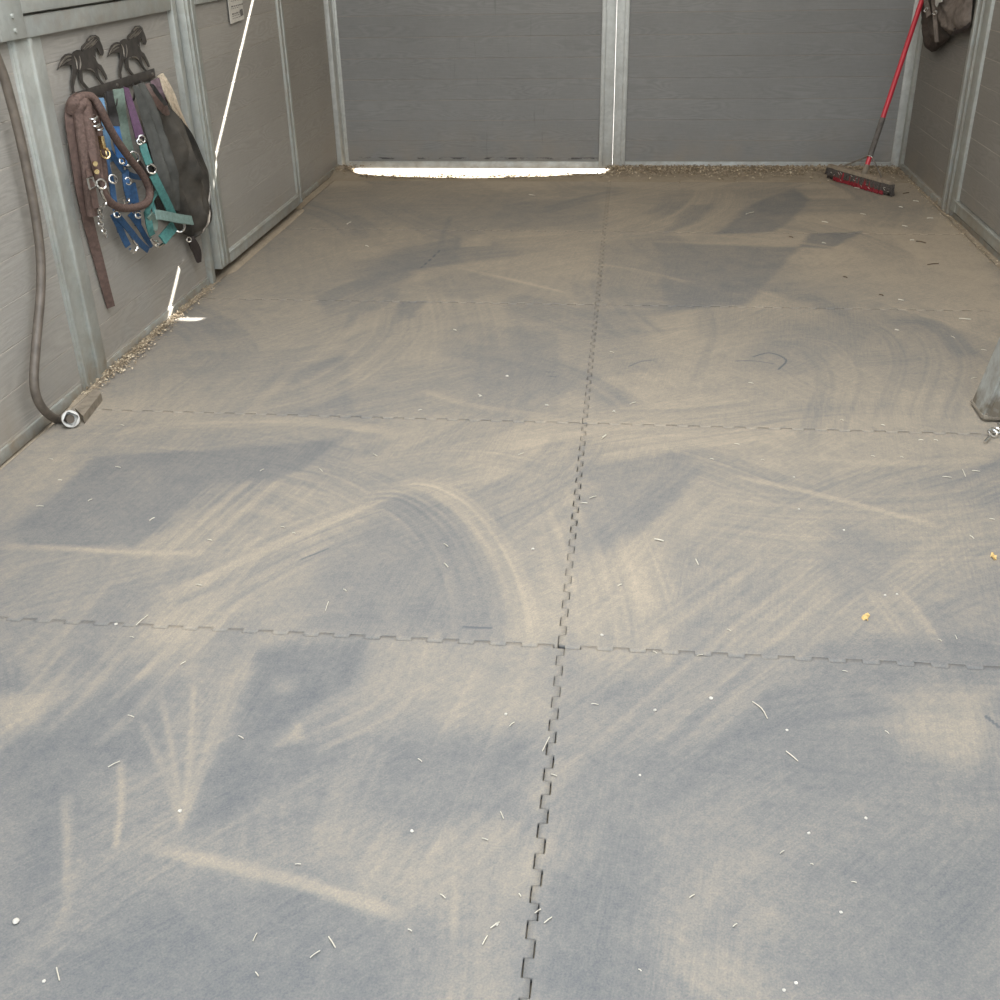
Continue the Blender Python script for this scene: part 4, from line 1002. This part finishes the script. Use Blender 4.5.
MB().frombm(bm, Mx).build('block', M['block_wood'], br)
hb_ = bp(0.565, 0.021, 0.086)
top = Vector(hit(921, 3, 1, 6.97))
hd = (top - hb_).normalized(); HL = 1.13
def on_handle(px, py):                                             # nearest point of the handle to a line of sight
    d = Vector(MR @ np.array([(px - 500) / FPX, -(py - 500) / FPX, -1.0])).normalized(); o_ = Vector((0, 0, CAM_H))
    w0 = hb_ - o_; b_ = hd.dot(d); return (b_ * d.dot(w0) - hd.dot(w0)) / (1 - b_ * b_)
t_lo, t_hi = on_handle(868, 157), on_handle(879.5, 118)
MB().tube([hb_ + hd * t_hi, hb_ + hd * HL], 0.0145, 14, 0).build('handle', M['red_paint'], br)
MB().tube([hb_ + hd * HL, hb_ + hd * (HL + .012)], 0.013, 14, 0).build('end_cap', M['black_web'], br)
MB().tube([hb_ + hd * (t_lo + .005), hb_ + hd * (t_hi + .004)], 0.0162, 14, 0).build('grip_sleeve', M['grip'], br)
MB().tube([hb_ + hd * 0.045, hb_ + hd * (t_lo + .01)], 0.0140, 14, 0).build('handle_base', M['red_paint'], br)
MB().tube([hb_ - hd * .012, hb_ + hd * 0.05], lambda t: 0.019 - .003 * t, 14, 0).build('socket', M['wood_grey'], br)
bc = hb_ + hd * (t_lo + 0.004)
for s in (0.24, 0.80):
    sgn = -1 if s < .5 else 1
    MB().tube([bc + ax * 0.02 * sgn, bc + ax * 0.035 * sgn - Vector((0, 0, .01)), bp(s, 0.027, 0.10), bp(s, .027, .084)], 0.0042, 6, 3).build('brace', M['bright_iron'], br)
mb = MB().tube([bc - ax * 0.036, bc + ax * 0.03], 0.0045, 7, 0); mb.ring(bc, hd, 0.0175, 0.004)
mb.build('clamp', M['chrome'], br)
rg = random.Random(8); mb = MB()
for i in range(14):                                                # straw caught in the bristles
    s = rg.uniform(0.02, 0.98); z = rg.uniform(.02, .065); a = rg.uniform(-.6, .6)
    p0 = bp(s, -0.004, z); mb.tube([p0, p0 + ax * 0.022 * math.cos(a) - dn * .004 + Vector((0, 0, .02 * math.sin(a)))], 0.0013, 4, 0)
mb.build('caught_straw', M['straw'], br, kind='stuff')

# ================================================================== BAG ON THE RIGHT WALL
class PuffR(Puff):
    n = Vector((-1, 0, 0))
sb = empty('leather_pouch', WR(945, 10, .036), 'grimy brown leather pouches hanging on the right wall by the broom handle', 'leather pouch')
MB().loft([WR(*p) for p in [(923.5, -25, .036), (924, 0, .036), (925, 14, .036), (927, 30, .036), (928, 44, .036), (932, 52, .036)]],
          [WR(*p) for p in [(944, -25, .036), (946, 0, .036), (947, 14, .036), (948, 30, .036), (949, 38, .036), (936, 51, .036)]], 22, 26,
          PuffR(0.060, [(0.45, 0.0, 0.10, -0.03), (0.8, 0.0, 0.08, -0.02)]), 0.01).build('boot', M['pouch_dark'], sb)
MB().loft([WR(*p) for p in [(936, -25, .05), (938, 0, .05), (942, 15, .05), (947, 28, .05), (950, 35, .05)]],
          [WR(*p) for p in [(972, -25, .036), (972.5, 0, .036), (971.5, 14, .036), (970.5, 24, .036), (966, 31, .036)]], 22, 22,
          PuffR(0.068, [(0.35, 0.0, 0.08, 0.012), (0.68, 0.0, 0.06, -0.014)]), 0.01).build('pouch', M['pouch_light'], sb)
MB().loft([WR(*p) for p in [(949, 22, .06), (951, 31, .06), (953, 36, .06)]], [WR(*p) for p in [(970, 20, .04), (970, 26, .04), (965, 32, .04)]], 10, 10, PuffR(0.02, []), 0.01).build('pouch_base', M['dark_leather'], sb)
MB().ribbon([WR(*p) for p in [(926, -20, .11), (926, -3, .11), (927.5, 8, .115), (929, 16, .11)]], 0.030, 0.006, (-.7, -.7, .1)).build('strap', M['pouch_light'], sb)
MB().ribbon([WR(*p) for p in [(933, -12, .12), (934, 6, .12), (935.5, 24, .12), (937, 42, .10)]], 0.022, 0.006, (-.7, -.7, .1)).build('strap', M['pouch_light'], sb)
for p in ((926, 10, .125), (935, 13, .13)): MB().ring(WR(*p), (-.7, -.7, .1), 0.012, 0.003, 0.7).build('buckle', M['chrome'], sb)
wl_ = [WR(935, -8, .135), WR(942.5, -8, .135), WR(941.5, 2, .135), WR(938, 3, .135), WR(936.5, 7, .135), WR(935.2, 5, .135)]
bm = bmesh.new(); f = bm.faces.new([bm.verts.new(p) for p in wl_]); r = bmesh.ops.extrude_face_region(bm, geom=[f])
for v in [g for g in r['geom'] if isinstance(g, bmesh.types.BMVert)]: v.co.x += 0.004
bmesh.ops.recalc_face_normals(bm, faces=bm.faces[:])
MB().frombm(bm).build('white_tab', M['white_plastic'], sb, smooth=False)

# ================================================================== LEANING STEEL POST, SNAP ON ITS CHAIN
lean = Matrix.Identity(4); lean[0][2] = 0.22
pp = empty('steel_post', (1.15, 3.35, 0.0), 'leaning galvanised square post with a mud stained foot at the right edge', 'post')
bm = bmesh.new(); bmesh.ops.create_cube(bm, size=1.0, matrix=Matrix.LocRotScale(Vector((1.205, 3.350, 0.72)), None, Vector((0.12, 0.145, 1.43))))
bmesh.ops.bevel(bm, geom=[e for e in bm.edges], offset=0.012, segments=3, affect='EDGES')
shear = Matrix.Identity(4); shear[0][2] = 0.20
MB().frombm(bm, shear).build('upright', M['steel_muddy'], pp)
bm = bmesh.new(); bmesh.ops.create_cube(bm, size=1.0, matrix=Matrix.LocRotScale(Vector((1.205, 3.350, 0.014)), None, Vector((0.126, 0.151, 0.024))))
bmesh.ops.bevel(bm, geom=[e for e in bm.edges], offset=0.008, segments=3, affect='EDGES')
MB().frombm(bm, shear).build('muddy_foot', mat_dirt('mud_on_steel', (0.13, 0.105, 0.075), (0.30, 0.265, 0.215), 26), pp)
sn = empty('chain_snap', F(990, 434), 'bright metal snap and chain lying at the foot of the leaning post', 'snap')
mb = MB().tube([F(984.5, 442.5, .006), F(987, 439.5, .007), F(989.5, 437, .009)], 0.0045, 7, 4)
mb.build('snap_tongue', M['chrome'], sn)
MB().ring(F(993, 433, .012), (0.1, -.5, .8), 0.0125, 0.0042, 1.1).build('ring', M['chrome'], sn)
mb = MB()
for i in range(6):
    mb.ring(F(996 + 3.2 * i, 430 - 2.2 * i, .010), (0.6 * (i % 2), -.3, .8 if i % 2 == 0 else .3), 0.0095, 0.003, 1.4, segs=12, sides=5)
mb.build('chain', M['chrome'], sn)

# ================================================================== SHAVINGS ALONG THE EDGES
def shavings(label, n, where, seed, size=(0.004, 0.012)):
    rr = random.Random(seed); mb = MB()
    for i in range(n):
        p = where(rr); s = rr.uniform(*size); a = rr.uniform(0, 6.28); t = rr.uniform(-.6, .6); w = s * rr.uniform(.25, .6)
        u = Vector((math.cos(a), math.sin(a), t * .5)); v = Vector((-math.sin(a), math.cos(a), rr.uniform(-.4, .4))); c_ = Vector((0, 0, s * rr.uniform(0, .35)))
        mb.add([p - u * s / 2 - v * w / 2, p - v * w / 2 + c_, p + u * s / 2 - v * w / 2, p + u * s / 2 + v * w / 2, p + v * w / 2 + c_, p - u * s / 2 + v * w / 2], [(0, 1, 4, 5), (1, 2, 3, 4)])
    tag(mb.build('wood_shavings', M['shavings'], smooth=False), label, 'wood shavings', kind='stuff')
def left_strip(rr):
    y = rr.triangular(3.2, 4.66, 3.75); return Vector((XL + 0.015 + abs(rr.gauss(0, .028)), y, 0.004 + rr.random() * .012))
shavings('tan wood shavings along the foot of the left wall', 1700, left_strip, 3)
def gate_strip(rr):
    x = rr.uniform(-0.15, 1.70); return Vector((x, 7.29 - abs(rr.gauss(0, .15)), 0.006 + rr.random() * .012))
shavings('brown shavings and straw along the foot of the right gate', 4200, gate_strip, 4, (0.006, 0.020))
def hollow_strip(rr):
    x = rr.uniform(-1.75, -0.15); return Vector((x, 6.99 + 0.10 * max(0, (x + .75) / .65) + rr.gauss(-0.01, .03), -0.002 + rr.random() * .006))
shavings('sparse shavings on the lip below the left gate', 650, hollow_strip, 5, (0.006, 0.022))
def right_strip(rr):
    return Vector((XR - 0.02 - abs(rr.gauss(0, .025)), rr.uniform(4.9, 7.2), 0.003 + rr.random() * .010))
shavings('wood shavings along the foot of the right wall', 620, right_strip, 6)
def corner_heap(rr):
    return Vector((-1.83 + rr.gauss(0, .05), 7.10 + rr.gauss(0, .06), 0.022 + rr.random() * .012))
shavings('small heap of dirt and chaff in the back left corner', 260, corner_heap, 7, (0.006, 0.02))

# ================================================================== LITTER ON THE MATS
def straw(px, py, dx, dy, r=0.0014, mat='straw', bend=0.0, **kw):
    a, b = F(px - dx / 2, py - dy / 2, .003), F(px + dx / 2, py + dy / 2, .003)
    m_ = (a + b) / 2 + Vector((bend, bend, .001))
    return MB().tube([a, m_, b], r, 5, 3).build(kw.pop('name', 'straw_piece'), M[mat], **kw)
straw(760, 710, 15, 17, .0011, bend=.004, label='longest pale straw stem, on the nearest right mat', cat='straw')
straw(792, 756, 12, 10, .001, label='short straight white stem in front of the longest straw', cat='straw')
straw(114, 764, 12, -6, .001, label='thin pale straw on the nearest left mat beside a fan of dust lines', cat='straw')
straw(58, 974, 3, 13, .001, label='upright pale straw near the lower left corner', cat='straw')
straw(332, 942, 7, 11, .001, label='pale straw lying left of the long seam near the bottom edge', cat='straw')
straw(495, 925, 9, -6, .001, label='flat white straw chip left of the long seam near the bottom', cat='straw')
straw(546, 744, 7, -14, .001, label='pale straw caught across the long seam on the nearest mats', cat='straw')
straw(659, 540, 9, 2, .0022, label='pale straw chip right of the long seam on the second mats', cat='straw')
SMALL = [(255, 937, 4, -8), (315, 954, 10, -7), (485, 940, 5, -9), (548, 920, 8, -6), (538, 911, 6, -4), (502, 815, 3, 7), (485, 839, 6, 2), (443, 896, 5, 4), (692, 896, 5, -3), (595, 704, 7, 1), (554, 775, 6, 2), (521, 454, 6, -2), (593, 497, 7, -2), (584, 503, 7, 0), (446, 565, 4, 4), (697, 562, 3, 6), (604, 437, 5, -4), (633, 403, 6, -2), (446, 545, 4, 3), (737, 444, 5, 1), (712, 459, 4, 1), (763, 460, 3, 1), (873, 456, 4, 1), (902, 457, 3, 1), (964, 473, 3, 7), (947, 477, 9, 1), (976, 471, 8, 1), (992, 519, 5, 1), (972, 537, 4, 3), (956, 637, 2, 4), (845, 671, 5, 1), (729, 630, 4, 2), (887, 732, 4, 3), (782, 852, 4, -3), (854, 882, 5, 1), (812, 864, 3, 1), (298, 864, 6, 0), (183, 663, 5, -3), (131, 716, 6, 2), (241, 737, 5, 3), (257, 974, 3, 4), (122, 425, 4, 1), (321, 470, 3, 3), (283, 527, 4, 1), (294, 533, 3, 1), (199, 585, 6, 1), (118, 467, 5, 1), (40, 506, 7, 0), (152, 519, 5, -3), (132, 637, 4, 1), (142, 620, 12, -10), (51, 459, 4, 1), (532, 195, 6, 1), (547, 405, 4, 1), (480, 395, 4, 2), (349, 223, 4, -2), (367, 246, 3, 1), (614, 412, 4, 1), (604, 436, 4, -3), (327, 606, 3, -9), (750, 213, 8, -2), (825, 222, 6, 1), (824, 243, 4, 1), (863, 214, 5, 1), (901, 207, 4, 1), (965, 319, 12, 1), (901, 300, 5, 1), (974, 378, 6, -1), (984, 350, 6, 1), (897, 330, 4, 1), (953, 337, 4, 2), (751, 383, 5, 1), (857, 168 + 20, 5, 1), (916, 201, 5, 1), (930, 218, 6, 0), (905, 226, 5, 1), (912, 240, 4, 0), (735, 925, 4, -3), (620, 585, 4, -2), (700, 655, 6, -1), (655, 652, 4, 2), (520, 895, 2, 3), (420, 760, 4, 3), (512, 724, 5, -4), (410, 930, 4, 2), (640, 970, 3, 2), (940, 640, 4, 2), (883, 425, 4, 1), (921, 440, 5, 0), (936, 440, 4, 1), (842, 420, 3, 1), (420, 410, 4, -1), (455, 330, 3, 1), (612, 352, 4, 1), (90, 500, 4, -2), (210, 540, 4, 1), (345, 590, 3, 2), (262, 470, 4, -2), (375, 455, 4, 2), (60, 480, 4, 0)]
for px, py, dx, dy in SMALL:
    straw(px, py, dx, dy, .0009 if py > 600 else .0013 if py > 330 else .0026, label='tiny pale straw fragment lying on the rubber mats', cat='straw', group='tiny straw fragments on the mats')
TW = [(921, 242, 10, 2, 'small dark twig on the right back mat near the wall'), (933, 264, 11, -1, 'flat brown twig in front of the small dark twig at right'), (791, 237, 4, 1, 'dark speck of bark on the dark swept patch at right'), (845, 277, 4, 1, 'dark bark crumb right of centre before the third seam'), (881, 295, 4, 1, 'dark bark crumb near the right end of a cross seam'), (906, 193, 6, -1, 'dark bark bit beside the right end of the broom head')]
for px, py, dx, dy, lab in TW:
    straw(px, py, dx, dy, .0026, 'twig', .003, name='twig', label=lab, cat='twig')
def pebble(px, py, r, lab, group=None):
    bm = bmesh.new(); bmesh.ops.create_icosphere(bm, subdivisions=2, radius=r)
    rr = random.Random(int(px * 7 + py))
    for v in bm.verts: v.co *= rr.uniform(.8, 1.15); v.co.z *= .6
    c_ = F(px, py, r * .5)
    MB().frombm(bm, Matrix.Translation(c_)).build('pebble', M['pebble'], label=lab, cat='pebble', group=group)
pebble(16, 921, .0062, 'largest white pebble, at the lower left edge')
pebble(180, 811, .004, 'white pebble at the tip of a fan of dust lines')
for px, py, r in [(507, 376, .0055), (547, 405, .005), (480, 396, .004), (533, 549, .0045), (602, 635, .004), (506, 714, .0035), (655, 710, .0042), (412, 831, .0035), (497, 924, .003), (711, 698, .0045), (885, 595, .003), (794, 477, .003), (799, 509, .003), (844, 530, .003), (787, 730, .003), (809, 833, .003), (866, 818, .003), (841, 912, .003), (796, 983, .003), (44, 981, .003), (784, 990, .003), (116, 624, .004), (614, 411, .004), (897, 594, .003), (640, 775, .0025)]:
    pebble(px, py, r, 'tiny pale wood crumb scattered on the rubber mats', 'pale crumbs on the mats')
def leaf(px, py, s, rot, lab):
    c_ = F(px, py, .003); mb = MB(); n = 12; v = [c_ + Vector((0, 0, .004))]
    for k in range(n):
        q = 2 * math.pi * k / n; r = s * (1.0 if k % 3 else 1.35) * (0.8 + 0.3 * math.sin(2 * q + rot))
        v.append(c_ + Vector((r * math.cos(q + rot), r * math.sin(q + rot) * 1.2, .002 + .004 * math.sin(3 * q))))
    v2 = [p - Vector((0, 0, .0015)) for p in v]; m = n + 1
    f = [(0, 1 + k, 1 + (k + 1) % n) for k in range(n)] + [(m, m + 1 + (k + 1) % n, m + 1 + k) for k in range(n)] + [(1 + k, m + 1 + k, m + 1 + (k + 1) % n, 1 + (k + 1) % n) for k in range(n)]
    mb.add(v + v2, f)
    o = empty('dry_leaf', c_, lab, 'leaf')
    mb.build('blade', M['leaf'], o, smooth=False)
    MB().tube([c_ + Vector((0, -s * .3, .003)), c_ + Vector((s * .2, -s * 1.7, .002))], .0012, 5, 0).build('stalk', M['leaf'], o)
leaf(865.5, 617, .0095, .4, 'small yellow leaf on the second right mat')
leaf(993.5, 556.5, .010, 1.3, 'round yellow leaf at the right edge')
